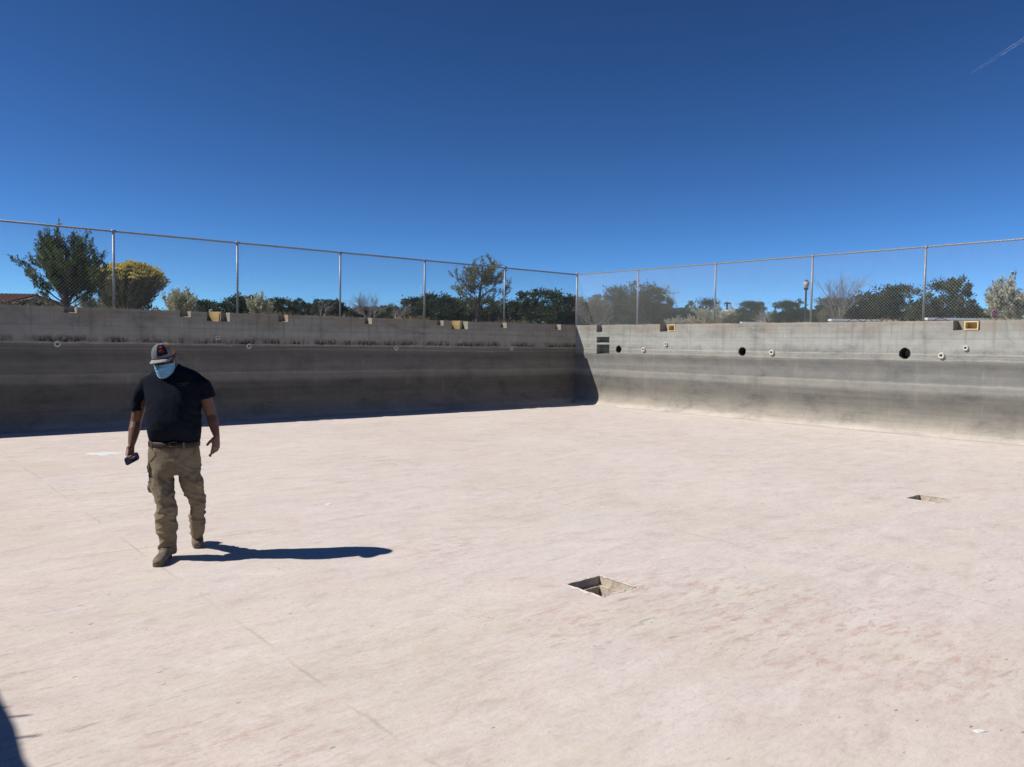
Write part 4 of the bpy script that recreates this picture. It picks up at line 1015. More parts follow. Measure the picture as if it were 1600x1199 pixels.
# long low pale walls beyond the sunlit fence
def low_wall(pxa, pxb, D, topa, lab):
    a, b = at_depth(pxa, topa, D), at_depth(pxb, topa - 2, D); w = (b - a).length; e = empty('low_wall', (a.x, D, GZ)); tag(e, lab, 'wall', 'long pale low walls beyond the fence')
    h = a.z - GZ; m = MB()
    n = max(2, int(w / 3))
    for k in range(n): m.box((w * k / n + .008, 0, -.1), (w * (k + 1) / n - .008, .25, h * .86))
    m.build('panels', MAT['pale_conc'], e); m = MB(); m.box((-.03, -.03, h * .86 + .003), (w + .03, .28, h)); m.build('coping', MAT['white'], e)
low_wall(1300, 1400, 28, 498.5, 'long pale low wall seen over the wall top under the dark clump')
low_wall(1450, 1640, 27, 496.5, 'long pale low wall by the stop sign at the right edge')
low_wall(1160, 1197, 30, 503, 'short pale low wall beyond the middle pipe mouth')

# broken concrete chunks on the wall tops
def chunk(p, s, seed, lab):
    r = random.Random(seed); bm = bmesh.new(); bmesh.ops.create_icosphere(bm, subdivisions=2, radius=1)
    for v in bm.verts: v.co *= 1 + .75 * noise.noise(v.co * 1.1 + Vector((seed, 0, 0))) + .3 * noise.noise(v.co * 3 + Vector((seed, 4, 0))); v.co = Vector((round(v.co.x * 2.4) / 2.4 * .6 + v.co.x * .4, v.co.y, max(-.6, v.co.z)))
    for v in bm.verts: v.co = Vector((v.co.x * s[0], v.co.y * s[1], (v.co.z + .6) * s[2]))
    me = bpy.data.meshes.new('concrete_chunk'); bm.to_mesh(me); bm.free(); me.materials.append(MAT['chunk']); o = link('concrete_chunk', me, None, p); tag(o, lab, 'rubble', 'concrete chunks on the wall tops'); o.rotation_euler = (0, 0, r.uniform(0, 3))
for (px, W, off, s, lab) in [(1212, WR, .45, (.14, .10, .06), 'largest broken concrete chunk on the sunlit wall top, right of the middle pipe'), (1240, WR, .42, (.07, .06, .04), 'small concrete chunk right of the largest chunk'),
                        (330, WL, .40, (.06, .05, .09), 'pale upright concrete chunk above the wide yellow-boarded pocket'), (1355, WR, .44, (.06, .05, .04), 'small concrete chunk left of the largest pipe mouth'), (344, WL, .38, (.07, .05, .07), 'dark concrete chunk at the right side of the wide pocket')]:
    s_, _ = wall_hit(px, 500, off_plane(W, off)); chunk(place(W, s_, GZ - .01, off), s, int(px), lab)

# bent tie rods and sticks lying on the sunlit wall top
for k, (px, lab) in enumerate([(1074, 'thin bent rod lying on the sunlit wall top near the form box by the corner'), (1150, 'thin bent rod on the wall top above the middle pipe mouth'), (1336, 'curved rod on the wall top left of the fourth post'), (1357, 'short curved rod on the wall top under the broad dark clump'),
                               (1387, 'dark bent rod on the wall top above the largest pipe mouth'), (1470, 'curved dark rod on the wall top left of the larger form box'), (1563, 'dark bent rod on the wall top below the stop sign')]):
    r = random.Random(900 + k); s_, _ = wall_hit(px, 500, off_plane(WR, .2)); e = empty('bent_rod', (0, 0, 0)); e.matrix_world = frame_of(WR, s_, H - .005, .2); tag(e, lab, 'rod', 'bent rods on the wall top')
    w = r.uniform(.10, .20); hh = r.uniform(.05, .10); m = MB(); m.tube([(-w, 0, .0), (-w * .5, .02, hh * .8), (0, .03, hh), (w * .6, .02, hh * .45), (w, 0, .0)], .008, 5); m.build('rod', MAT['rust'], e, smooth=True)

# splashes of dried white paint on the floor
def splash(px, py, lx, ly, seed, lab):
    r = random.Random(seed); p = on_z(px, py, 0); n = 22; P = []
    for k in range(n):
        a = 2 * math.pi * k / n; q = 1 + r.uniform(-.28, .28); P.append((math.cos(a) * lx * q, math.sin(a) * ly * q))
    m = MB(); m.add([(x, y, .0005) for x, y in P] + [(x * .9, y * .9, .004) for x, y in P], [tuple(range(n, 2 * n))] + [(k, (k + 1) % n, n + (k + 1) % n, n + k) for k in range(n)])
    o = m.build('paint_splash', MAT['splash'], None, p); tag(o, lab, 'paint mark', 'dried paint marks on the floor')
MAT['splash'] = simple('dried_white_paint', (0.80, 0.80, 0.77, 1), (0.68, 0.68, 0.65, 1), 9, .8)
splash(163, 709, .27, .17, 1, 'long white dried paint mark on the floor left of the man'); splash(1531, 1143, .034, .014, 2, 'small pale paint mark in the lower right foreground')
splash(514, 788, .035, .05, 3, 'tiny pale paint mark on the floor beyond the man\'s shadow'); splash(262, 657, .10, .05, 4, 'small white mark on the floor behind the man')

# thin contrail high in the sky
def contrail():
    D = 2600.0; a = at_depth(1518, 114, D); b = at_depth(1640, 36, D); t = NT('contrail_ice')
    tr = t.n('ShaderNodeBsdfTransparent'); df = t.n('ShaderNodeBsdfTranslucent'); df.inputs[0].default_value = (.9, .92, .95, 1); mx = t.n('ShaderNodeMixShader')
    f = t.noise(t.mapping(t.coord(), (.01, .01, .01)), 3, 5); t.l(t.math('MULTIPLY', t.step(f, .35, .7), .16), mx.inputs[0]); t.l(tr.outputs[0], mx.inputs[1]); t.l(df.outputs[0], mx.inputs[2]); t.l(mx.outputs[0], t.out.inputs[0])
    m = MB(); n = 24; pts = [a.lerp(b, k / n) for k in range(n + 1)]; m.tube([p - a for p in pts], [2 + 3.0 * min(1, k / n * 3) + .7 * math.sin(k * 2.1) for k in range(n + 1)], 8)
    o = m.build('contrail', t.m, None, a, True); tag(o, 'faint thin white contrail in the upper right sky', 'contrail')
contrail()

# ------------------------------------------------------------------ the man
MAT['skin'] = simple('tanned_skin', (0.185, 0.088, 0.054, 1), (0.150, 0.070, 0.044, 1), 14, 0.55, bump=0.15, bdist=0.001)
def cloth(name, c1, c2, rough=.9, sc=9):
    t = NT(name); v = t.coord(); col = t.mix(t.step(t.noise(v, sc, 5), .35, .65), c1, c2)
    w = t.noise(t.mapping(v, (1, 1, 1)), 420, 2); h = t.math('ADD', t.math('MULTIPLY', w, .25), t.noise(v, 26, 6, .6))
    m = t.done(col, rough, 0, t.bump(h, .45, .014), .06); t.b.inputs['Sheen Weight'].default_value = .0; t.b.inputs['Sheen Roughness'].default_value = .5; return m
MAT['shirt'] = cloth('black_navy_jersey', (0.0115, 0.0145, 0.023, 1), (0.0085, 0.011, 0.018, 1))
MAT['khaki'] = cloth('khaki_canvas', (0.235, 0.195, 0.135, 1), (0.185, 0.152, 0.104, 1))
MAT['boot'] = simple('tan_suede', (0.20, 0.16, 0.12, 1), (0.13, 0.10, 0.074, 1), 25, .9)
MAT['sole'] = simple('dusty_rubber_sole', (0.16, 0.13, 0.10, 1), (0.10, 0.082, 0.066, 1), 25, .9)
MAT['belt'] = simple('brown_leather', (0.030, 0.016, 0.011, 1), (0.020, 0.011, 0.008, 1), 20, .6)
MAT['buckle'] = simple('dull_brass', (0.20, 0.15, 0.09, 1), None, 20, .4, .8)
MAT['mask'] = simple('pale_blue_nonwoven', (0.19, 0.44, 0.61, 1), (0.15, 0.37, 0.54, 1), 18, .85)
MAT['mask_edge'] = simple('white_nonwoven', (0.42, 0.56, 0.64, 1), None, 18, .85)
MAT['cap_grey'] = cloth('heather_grey_twill', (0.20, 0.205, 0.225, 1), (0.155, 0.16, 0.18, 1))
MAT['cap_brim'] = cloth('light_grey_twill', (0.34, 0.33, 0.32, 1), (0.28, 0.27, 0.265, 1))
MAT['cap_tan'] = cloth('tan_cap_mesh', (0.42, 0.27, 0.14, 1), (0.34, 0.21, 0.10, 1))
MAT['patch'] = cloth('dark_patch', (0.022, 0.020, 0.032, 1), (0.015, 0.014, 0.024, 1))
MAT['emblem'] = cloth('rust_red_thread', (0.30, 0.055, 0.03, 1), (0.22, 0.04, 0.025, 1))
MAT['hair'] = simple('dark_hair', (0.022, 0.017, 0.015, 1), (0.04, 0.034, 0.03, 1), 60, .7)
MAT['eye'] = simple('eye_white', (0.55, 0.52, 0.50, 1), None, 9, .25)
MAT['iris'] = simple('dark_iris', (0.02, 0.012, 0.008, 1), None, 9, .2)
MAT['phone'] = simple('dark_blue_phone', (0.018, 0.022, 0.045, 1), (0.014, 0.017, 0.036, 1), 9, .18, spec=.6)
MAT['green_thread'] = simple('green_thread', (0.04, 0.16, 0.035, 1), None, 60, .8)

def remesh(mb, vox, smooth=2, name='tmp', mats=None, sub=0):
    me = mesh_from(name, mb.v, mb.f); o = bpy.data.objects.new('tmp', me); COL.objects.link(o)
    m = o.modifiers.new('r', 'REMESH'); m.mode = 'VOXEL'; m.voxel_size = vox; m.use_smooth_shade = True
    if smooth: s_ = o.modifiers.new('s', 'SMOOTH'); s_.factor = .5; s_.iterations = smooth
    dg = bpy.context.evaluated_depsgraph_get(); out = bpy.data.meshes.new_from_object(o.evaluated_get(dg)); out.name = name
    bpy.data.objects.remove(o); bpy.data.meshes.remove(me); out.materials.clear(); out.materials.append(mats)
    out.polygons.foreach_set('use_smooth', [True] * len(out.polygons)); return out
def displace(me, fn):
    n = len(me.vertices); co = np.empty(n * 3); no = np.empty(n * 3); me.vertices.foreach_get('co', co); me.vertices.foreach_get('normal', no)
    co = co.reshape(-1, 3); no = no.reshape(-1, 3)
    for i in range(n): co[i] += no[i] * fn(Vector(co[i]), Vector(no[i]))
    me.vertices.foreach_set('co', co.reshape(-1)); me.update()
def N3(p, sx, sy, sz, off=0.0): return noise.noise(Vector((p.x * sx + off, p.y * sy, p.z * sz)))

def make_man():
    DB = 6.46
    root = empty('person', on_z(272, 868)); root.location.z = 0
    tag(root, 'man in cap, blue face mask, black t-shirt and khaki trousers walking on the pool floor', 'person')
    O = root.location.copy()
    def P(px, py, D=DB): return at_depth(px, py, D) - O
    R = lambda px, D=DB: px / F_PX * D
    SX = Vector((1, 0, 0))
    def HW(px, hd): w = R(px); return math.sqrt(max(.25 * w * w, w * w - (.40 * hd) ** 2))      # silhouette half width seen 22 degrees off axis
    # ---- shirt
    m = MB()
    T = [(571.5, 254, 280, .062, .01), (575, 249, 293, .075, .01), (578.5, 244, 304, .088, .01), (583, 237, 311, .105, .01), (588, 228, 316, .118, .01), (595, 224, 319, .130, .005), (606, 223.5, 319, .145, .0), (621, 226, 317, .160, -.015),
         (638, 228, 315, .170, -.03), (656, 229.5, 314.5, .182, -.04), (670, 231, 314, .178, -.04), (681, 233, 313, .158, -.02), (687.5, 234, 313, .142, -.005)]
    m.hloft([(P((l + r_) / 2, y, DB + dd), HW((r_ - l) / 2, hd), hd) for y, l, r_, hd, dd in T])
    # sleeves
    m.tube([P(241, 599), P(230, 602), P(221, 612, DB + .01), P(217, 627, DB + .02), P(215.8, 642, DB + .02)], [(R(11), .075), (R(13), .080), (R(12), .080), (R(11.2), .078), (R(11.0), .076)], 18, side=SX)
    m.tube([P(298, 594), P(309, 597), P(317.5, 603), P(323, 612, DB + .01), P(326.5, 623, DB + .01)], [(R(9), .075), (R(11.5), .080), (R(12), .080), (R(11.5), .078), (R(11.5), .074)], 18, side=SX + Vector((0, 0, .55)))
    sh = remesh(m, .0075, 3, 'shirt', MAT['shirt'])
    za = P(230, 640).z; zw = P(230, 690).z; xL = P(229, 640).x; xR = P(315, 640).x
    def shirt_fn(p, n):
        d = 0.0
        a = max(0, 1 - abs(p.x - xL) / .16) * math.exp(-((p.z - za) / .10) ** 2)      # pull folds from the armpits
        b = max(0, 1 - abs(p.x - xR) / .16) * math.exp(-((p.z - za) / .10) ** 2)
        d += .004 * (a + b) * math.sin((p.z * 1.0 + abs(p.x - .0) * .9) * 75 + 6 * N3(p, 5, 5, 5))
        d += .008 * N3(p, 5, 5, 3, 4) + .0065 * (.5 - abs(N3(Vector((p.x + .5 * p.z, p.y, p.z)), 9, 6, 4, 2)) * 2)
        w = math.exp(-((p.z - zw) / .09) ** 2); d += .007 * w * N3(p, 16, 16, 5, 9)
        return d
    displace(sh, shirt_fn); shirt = link('shirt', sh, root)
    # ---- trousers
    m = MB()
    Tt = [(272.5, 689, 38, .148, -.01), (272.5, 700, 40, .156, -.01), (272.5, 715, 41.5, .160, 0), (272.5, 730, 42.5, .158, 0), (272.5, 741, 41, .135, 0)]
    m.hloft([(P(c, y, DB + dd), HW(hw, hd), hd) for c, y, hw, hd, dd in Tt])
    rl = [(253, 728, 21.5, .115, 0), (253, 752, 19.8, .110, -.02), (256, 775, 17.8, .100, -.05), (258.8, 795, 18.5, .098, -.06), (261, 822, 18.2, .095, -.02), (261.5, 842, 16.5, .088, .0), (261, 856, 15.8, .084, .0), (260.5, 865, 15.5, .084, -.0)]
    m.tube([P(c, y, DB - .03 + dd) for c, y, hw, hd, dd in rl], [(HW(hw, hd), hd) for c, y, hw, hd, dd in rl], 22, side=SX)
    ll = [(294, 728, 20.5, .115, 0), (298.5, 750, 18.5, .110, .0), (303.5, 770, 16.8, .098, .03), (307.5, 788, 15, .090, .09), (309, 806, 15.5, .088, .20), (308.5, 820, 13.5, .078, .29), (308, 832, 12, .074, .36)]
    m.tube([P(c, y, DB + dd) for c, y, hw, hd, dd in ll], [(HW(hw, hd), hd) for c, y, hw, hd, dd in ll], 22, side=SX)
    m.ball(P(273, 731), (R(16), .11, R(9)), 16, 10)
    m.ball(P(238.5, 757, DB - .02), (R(5.5), .075, R(15)), 14, 10); m.ball(P(313, 752, DB), (R(5), .07, R(13)), 14, 10)
    tr = remesh(m, .007, 2, 'trousers', MAT['khaki'])
    kz1, kz2 = P(258, 792).z, P(305, 786).z; cz = P(272, 742).z; az1, az2 = P(262, 848).z, P(308, 818).z; cx = P(275, 742).x
    def tr_fn(p, n):
        left = p.x > cx; kz = kz2 if left else kz1; az = az2 if left else az1; s = 1 if left else -1
        d = .005 * N3(p, 5, 5, 5, 1)
        k = math.exp(-((p.z - kz) / .13) ** 2); a = math.exp(-((p.z - az) / .10) ** 2); c = math.exp(-((p.z - cz) / .09) ** 2)
        rid = lambda q: .45 - min(1, abs(q) * 3.2)
        d += .013 * k * rid(N3(p, 4, 4, 11, 3 + s))
        q = Vector((p.x, p.y, p.z + s * .55 * (p.x - cx)))
        d += .014 * k * rid(N3(q, 4, 4, 13, 6)) + .017 * a * rid(N3(q, 4, 4, 16, 12)) - .003 * a
        q2 = Vector((p.x, p.y, p.z + s * .8 * abs(p.x - cx))); d += .011 * c * rid(N3(q2, 3, 3, 22, 20)) - .004 * c
        q3 = Vector((p.x - .5 * s * p.z, p.y, p.z)); return d + .006 * rid(N3(p, 7, 7, 9, 30)) + .008 * rid(N3(q3, 7, 4, 5, 41)) * (.4 + k)
    displace(tr, tr_fn); trou = link('trousers', tr, root)
    # side pocket flaps
    m = MB()
    from mathutils.bvhtree import BVHTree
    def bvh_of(me): return BVHTree.FromPolygons([v.co.copy() for v in me.vertices], [tuple(p.vertices) for p in me.polygons])
    bt = bvh_of(tr); bs = bvh_of(sh)
    def on_surf(bv, px, py, lift=.002):
        r = ray(px, py).normalized(); h = bv.ray_cast(CAM - O, r)
        return (h[0] + h[1] * lift, h[1]) if h[0] is not None else (P(px, py), Vector((0, -1, 0)))
    def seam(bv, pts, rad, mb, lift=.0015):
        Q = []
        for (x0, y0), (x1, y1) in zip(pts[:-1], pts[1:]):
            for k in range(5): Q.append(on_surf(bv, x0 + (x1 - x0) * k / 5, y0 + (y1 - y0) * k / 5, lift)[0])
        Q.append(on_surf(bv, *pts[-1], lift)[0]); mb.tube(Q, rad, 4)
    for nm, pts in (('pocket_seam', [(238, 699), (243, 712), (234, 722)]), ('pocket_seam', [(306, 697), (303, 710), (311, 718)]), ('fly_seam', [(271.5, 702), (271.5, 722), (274, 738)]), ('cargo_pocket_edge', [(233.5, 741), (236, 760), (246, 775)]), ('cargo_pocket_edge', [(313, 742), (318, 768)])):
        m = MB(); seam(bt, pts, .0028, m); m.build(nm, MAT['khaki'], trou)
    # ---- belt
    m = MB(); seg = 40; rings = []
    for yb_, ex in ((688.5, 0.004), (689.5, .008), (696.5, .008), (697.5, .004)):
        c = P(272.5, yb_, DB - .012); rings.append([c + Vector(((HW(39.3, .152) + ex) * math.cos(2 * math.pi * k / seg), (.152 + ex) * math.sin(2 * math.pi * k / seg), 0)) for k in range(seg)])
    m.add([q for r_ in rings for q in r_], [(i * seg + k, i * seg + (k + 1) % seg, (i + 1) * seg + (k + 1) % seg, (i + 1) * seg + k) for i in range(3) for k in range(seg)])
    belt = m.build('belt', MAT['belt'], root, smooth=True)
    c = P(270, 694.5, DB - .179); m = MB(); m.tube([c + Vector((-.028, 0, -.018)), c + Vector((.028, 0, -.018)), c + Vector((.028, 0, .018)), c + Vector((-.028, 0, .018)), c + Vector((-.028, 0, -.018))], .0035, 6); m.build('buckle', MAT['buckle'], belt, smooth=True)
    for px in (247, 297):
        ca = math.acos(max(-1, min(1, (px - 272.5) / 39.5))); q = P(272.5, 693.5, DB - .012) + Vector(((HW(39.3, .152) + .011) * math.cos(ca), -(.152 + .011) * math.sin(ca), 0))
        m = MB(); m.box((q.x - .006, q.y - .003, q.z - .028), (q.x + .006, q.y + .004, q.z + .028)); m.build('belt_loop', MAT['khaki'], trou)
    # ---- body (skin)
    m = MB()
    hc = P(257.5, 565, 6.40); f = Vector((.03, -.96, -.22)).normalized(); up = Vector((-.14, 0, 1)); up = (up - f * up.dot(f)).normalized(); xs_ = f.cross(up).normalized()
    if xs_.x < 0: xs_ = -xs_
    HR = Matrix((xs_, f, up)).transposed(); Hh = lambda x, y, z: hc + HR @ Vector((x, y, z))
    K = 1.0
    m.ball(Hh(0, -.012, .030), (.078, .098, .108), 24, 16, HR); m.ball(Hh(0, .026, -.045), (.062, .070, .078), 20, 14, HR); m.ball(Hh(0, .055, -.088), (.034, .034, .028), 14, 10, HR)
    m.ball(Hh(.036, .050, -.030), (.026, .026, .030), 12, 8, HR); m.ball(Hh(-.036, .050, -.030), (.026, .026, .030), 12, 8, HR)
    m.tube([Hh(0, .080, .030), Hh(0, .100, .0), Hh(0, .112, -.022), Hh(0, .088, -.032)], [.009, .011, .015, .010], 10)
    m.tube([Hh(-.045, .070, .036), Hh(-.022, .083, .040), Hh(0, .084, .036), Hh(.022, .083, .040), Hh(.045, .070, .036)], .009, 8)
    m.tube([Hh(-.022, .083, -.066), Hh(0, .090, -.064), Hh(.022, .083, -.066)], .007, 8); m.tube([Hh(-.018, .082, -.076), Hh(0, .088, -.076), Hh(.018, .082, -.076)], .007, 8)
    for s in (-1, 1): m.ball(Hh(.080 * s, -.008, .0), (.010, .021, .033), 12, 8, HR); m.tube([Hh(.083 * s, -.016, .026), Hh(.090 * s, -.022, .012), Hh(.088 * s, -.018, -.012), Hh(.080 * s, -.004, -.028)], .006, 6)
    m.tube([Hh(0, -.030, -.02), Hh(0, -.035, -.10), P(264, 585, 6.46), P(267, 600, 6.46)], [.062, .064, .070, .075], 18)
    # trunk and legs inside the clothes
    m.tube([P(268, 596), P(271, 620), P(272, 655), P(272, 700), P(272, 728)], [(.20, .11), (.19, .12), (.17, .13), (.17, .12), (.17, .11)], 20, side=SX)
    ANK_R, ANK_L = P(260, 869, 6.38), P(308.5, 838, 6.86)
    m.tube([P(254, 726), P(258, 785, 6.39), P(262, 840, 6.43), ANK_R], [.085, .06, .045, .038], 12); m.tube([P(294, 726), P(307.5, 786, 6.55), P(308.5, 822, 6.76), ANK_L], [.075, .05, .036, .034], 12)
    # arms
    SR, ER, WR_ = P(226, 600), P(212.5, 659, DB + .03), P(205, 698, DB - .05); SL, EL, WL_ = P(314, 598), P(330.5, 650, DB + .02), P(338.5, 682, DB - .04)
    m.tube([SR, SR.lerp(ER, .5), SR.lerp(ER, .85), ER, ER.lerp(WR_, .3), ER.lerp(WR_, .7), WR_], [(.050, .05), (.049, .049), (.045, .045), (.044, .043), (.046, .045), (.036, .034), (.0285, .022)], 16, side=Vector((0, 1, 0)))
    m.tube([SL, SL.lerp(EL, .5), SL.lerp(EL, .85), EL, EL.lerp(WL_, .3), EL.lerp(WL_, .7), WL_], [(.050, .05), (.049, .049), (.045, .045), (.043, .042), (.045, .043), (.035, .033), (.0285, .022)], 16, side=Vector((0, 1, 0)))
    def hand(W_, dv, pn, curls, thumb_dir, spread=.06, tl=(.034, .030)):
        dv = dv.normalized(); pn = (pn - dv * pn.dot(dv)).normalized(); sd = dv.cross(pn).normalized()
        if sd.dot(thumb_dir) < 0: sd = -sd
        kn = W_ + dv * .092
        m.tube([W_ - dv * .015, W_ + dv * .02, W_ + dv * .055, kn, kn + dv * .006], [(.027, .020), (.033, .019), (.042, .018), (.044, .015), (.040, .012)], 16, side=sd)
        m.ball(W_ + dv * .035 + sd * .026 + pn * .008, (.02, .02, .026), 12, 8)
        tips = []
        for i, (o_, L) in enumerate(((.033, .074), (.011, .083), (-.011, .077), (-.032, .060))):
            b = kn + sd * o_ - dv * .008; d = (dv + sd * (spread * (1.5 - i))).normalized(); ang = 0; pts = [b]; c = curls[i]
            for seg_, fr in enumerate((.48, .29, .23)):
                ang += c * (.7, 1.0, .7)[seg_]; dd = d * math.cos(ang) + pn * math.sin(ang); pts.append(pts[-1] + dd * L * 1.12 * fr)
            m.tube([b - d * .01] + pts + [pts[-1] + dd * .004], [.0095, .0098, .0092, .0085, .0075, .004], 10); tips.append(pts[-1])
        tb = W_ + dv * .028 + sd * .030 + pn * .006; td = thumb_dir.normalized(); t2 = (td + dv * .5).normalized()
        m.tube([tb - td * .012, tb + td * tl[0], tb + td * tl[0] + t2 * tl[1], tb + td * tl[0] + t2 * (tl[1] + .006)], [.0145, .0118, .0098, .005], 10)
        return kn, sd, pn, dv, tips
    # hand holding the phone (palm turned to the thigh and forward), fingers round its edge
    kR = hand(WR_, P(202, 718, DB - .12) - WR_, Vector((.75, -.45, -.1)), (.75, .78, .8, .85), Vector((.35, -.75, -.75)))
    kL = hand(WL_, P(336.5, 706, DB - .06) - WL_, Vector((-.72, .30, 0)), (.10, .42, .55, .65), Vector((-.75, -.45, -.62)))
    body = remesh(m, .0042, 1, 'body', MAT['skin']); bo = link('body', body, root)
    # watch-like wrist wrinkle left out; fingernails
    # ---- eyes, brows, hair
    for s in (-1, 1):
        e = MB(); e.ball(Hh(.030 * s, .076, .016), (.0125, .0125, .0105), 14, 10, HR); eo = e.build('eye', MAT['eye'], root, smooth=True)
        e = MB(); e.ball(Hh(.030 * s, .0862, .014), (.0055, .003, .0055), 10, 8, HR); e.build('iris', MAT['iris'], eo, smooth=True)
        e = MB(); e.tube([Hh(.012 * s, .094, .036), Hh(.030 * s, .090, .042), Hh(.050 * s, .074, .036)], [.003, .004, .002], 6); e.build('eyebrow', MAT['hair'], root)
    e = MB(); n1, n2 = 22, 6; vs_ = []
    for i in range(n1 + 1):
        a = math.radians(-125 + 250 * i / n1)
        for j in range(n2 + 1):
            z = .055 - .115 * j / n2 * (1 - .30 * (abs(a) / 2.2) ** 3); k = math.sqrt(max(.05, 1 - ((z - .03) / .112) ** 2)); vs_.append(Hh(.0825 * k * math.sin(a), -.012 - .1025 * k * math.cos(a), z))
    e.add(vs_, [(i * (n2 + 1) + j, (i + 1) * (n2 + 1) + j, (i + 1) * (n2 + 1) + j + 1, i * (n2 + 1) + j + 1) for i in range(n1) for j in range(n2)]); e.build('hair', MAT['hair'], root, smooth=True)
    # ---- face mask with three pleats
    def mask_pt(a, t, off=0):
        z = -.006 - .110 * t; front = .116 + .007 * math.sin(t * math.pi) - .022 * max(0, t - .6) ** 1.2; half = .077 - .005 * t
        y = .0 + front * math.cos(a) ** .85; x = half * math.sin(a) * 1.04
        pl = .006 * (abs(((t * 4) % 1) - .5) * 2) * math.cos(a) if .12 < t < .9 else 0
        nose = .024 * math.exp(-(a / .42) ** 2) * math.exp(-((t - .15) / .22) ** 2)
        zz = z + .040 * (math.sin(a) ** 2) * t ** 1.5 - .008 * math.sin(a) ** 2 * (1 - t)
        return Hh(x, y + pl + nose + off - .012, zz)
    e = MB(); na, nt = 28, 26; vs_ = [mask_pt(math.radians(-82 + 164 * i / na), j / nt) for i in range(na + 1) for j in range(nt + 1)]; b0 = [mask_pt(math.radians(-82 + 164 * i / na), j / nt, -.002) for i in range(na + 1) for j in range(nt + 1)]
    q = len(vs_); F = [(i * (nt + 1) + j, (i + 1) * (nt + 1) + j, (i + 1) * (nt + 1) + j + 1, i * (nt + 1) + j + 1) for i in range(na) for j in range(nt)]
    e.add(vs_ + b0, F + [tuple(q + k for k in f_[::-1]) for f_ in F]); mask = e.build('face_mask', MAT['mask'], root, smooth=True)
    for t_ in (0, 1):
        e = MB(); e.tube([mask_pt(math.radians(-82 + 164 * i / 24), t_, .0015) for i in range(25)], .0022, 6); e.build('mask_hem', MAT['mask_edge'], mask)
    for s in (-1, 1):
        e = MB(); e.tube([mask_pt(s * math.radians(80), .06), Hh(.086 * s, .02, .012), Hh(.092 * s, -.020, .024), Hh(.094 * s, -.032, .0), Hh(.088 * s, -.018, -.026), mask_pt(s * math.radians(80), .92)], .0015, 5); e.build('ear_loop', MAT['mask_edge'], mask)
    # ---- cap
    cap = empty('cap'); cap.parent = root
    def dome(a, t, k=1.0):   # a: azimuth from the front, t: 0 rim .. 1 top
        th = t * math.pi / 2; r_ = math.cos(th) ** .82; hf = .104 + .010 * math.cos(a)
        return Hh(.0885 * k * r_ * math.sin(a), -.010 + .108 * k * r_ * math.cos(a) + .004 * math.cos(a), .048 - .006 * math.cos(a) + hf * k * math.sin(th))
    def dome_part(nm, a0, a1, mat, k=1.0, t0=0, t1=1.0, na=24, nt=12, par=cap):
        e = MB(); vs_ = [dome(math.radians(a0 + (a1 - a0) * i / na), t0 + (t1 - t0) * j / nt, k) for i in range(na + 1) for j in range(nt + 1)]
        e.add(vs_, [(i * (nt + 1) + j, (i + 1) * (nt + 1) + j, (i + 1) * (nt + 1) + j + 1, i * (nt + 1) + j + 1) for i in range(na) for j in range(nt)]); return e.build(nm, mat, par, smooth=True)
    fp = dome_part('front_panel', -68, 68, MAT['cap_grey']); dome_part('back_panel', 68, 292, MAT['cap_tan'])
    e = MB()
    for a in (0, 68, -68, 150, 210): e.tube([dome(math.radians(a), j / 12, 1.004) for j in range(13)], .0014, 4)
    e.tube([dome(math.radians(a), 0.0, 1.005) for a in range(0, 361, 12)], .0022, 5, cap=False); e.build('stitching', MAT['patch'], cap)
    e = MB(); e.ball(dome(0, 1, 1.01), (.007, .007, .005), 10, 6, HR); e.build('button', MAT['patch'], cap, smooth=True)
    pt = dome_part('badge', -4, 50, MAT['patch'], 1.012, .14, .72, 14, 10, cap)
    e = MB()
    for a0, a1, t0, t1 in ((8, 22, .30, .58), (22, 34, .24, .44), (14, 30, .50, .62)):
        vs_ = [dome(math.radians(a0 + (a1 - a0) * (.5 + .5 * math.cos(k * math.pi / 6) * (1 + .15 * (k % 2)))), t0 + (t1 - t0) * (.5 + .5 * math.sin(k * math.pi / 6)), 1.022) for k in range(12)]; e.add(vs_, [tuple(range(12))])
    e.build('emblem', MAT['emblem'], pt)
    e = MB(); nb, nr = 26, 10; up_, lo_ = [], []
    for i in range(nb + 1):
        a = math.radians(-70 + 140 * i / nb); q0 = (.0885 * math.sin(a), -.006 + .109 * math.cos(a))
        ext_ = .086 * math.cos(a * 1.16) ** .55 if abs(a * 1.16) < math.pi / 2 else 0
        for j in range(nr + 1):
            u = j / nr; x = q0[0] * (1 - .04 * u); y = q0[1] + ext_ * u; z = .046 - .006 * math.cos(a) - .006 * u * (ext_ / .086) - 2.3 * x * x * (.35 + .65 * u) * 1.2
            up_.append(Hh(x, y, z)); lo_.append(Hh(x, y, z - .0035))
    n_ = len(up_); F = [(i * (nr + 1) + j, (i + 1) * (nr + 1) + j, (i + 1) * (nr + 1) + j + 1, i * (nr + 1) + j + 1) for i in range(nb) for j in range(nr)]
    Ed = [(i * (nr + 1) + nr, (i + 1) * (nr + 1) + nr, n_ + (i + 1) * (nr + 1) + nr, n_ + i * (nr + 1) + nr) for i in range(nb)]
    e.add(up_ + lo_, F + [tuple(n_ + k for k in f_[::-1]) for f_ in F] + Ed); e.build('brim', MAT['cap_brim'], cap, smooth=True)
    # ---- collar, sleeve hems, chest logo
    e = MB(); cc = P(264.5, 573.5, DB + .015); pts = []
    for k in range(33):
        a = 2 * math.pi * k / 32; pts.append(cc + Vector((.082 * math.cos(a), .080 * math.sin(a), .012 * math.sin(a) + .010)))
    e.tube(pts, .007, 8, cap=False); e.build('collar', MAT['shirt'], shirt, smooth=True)
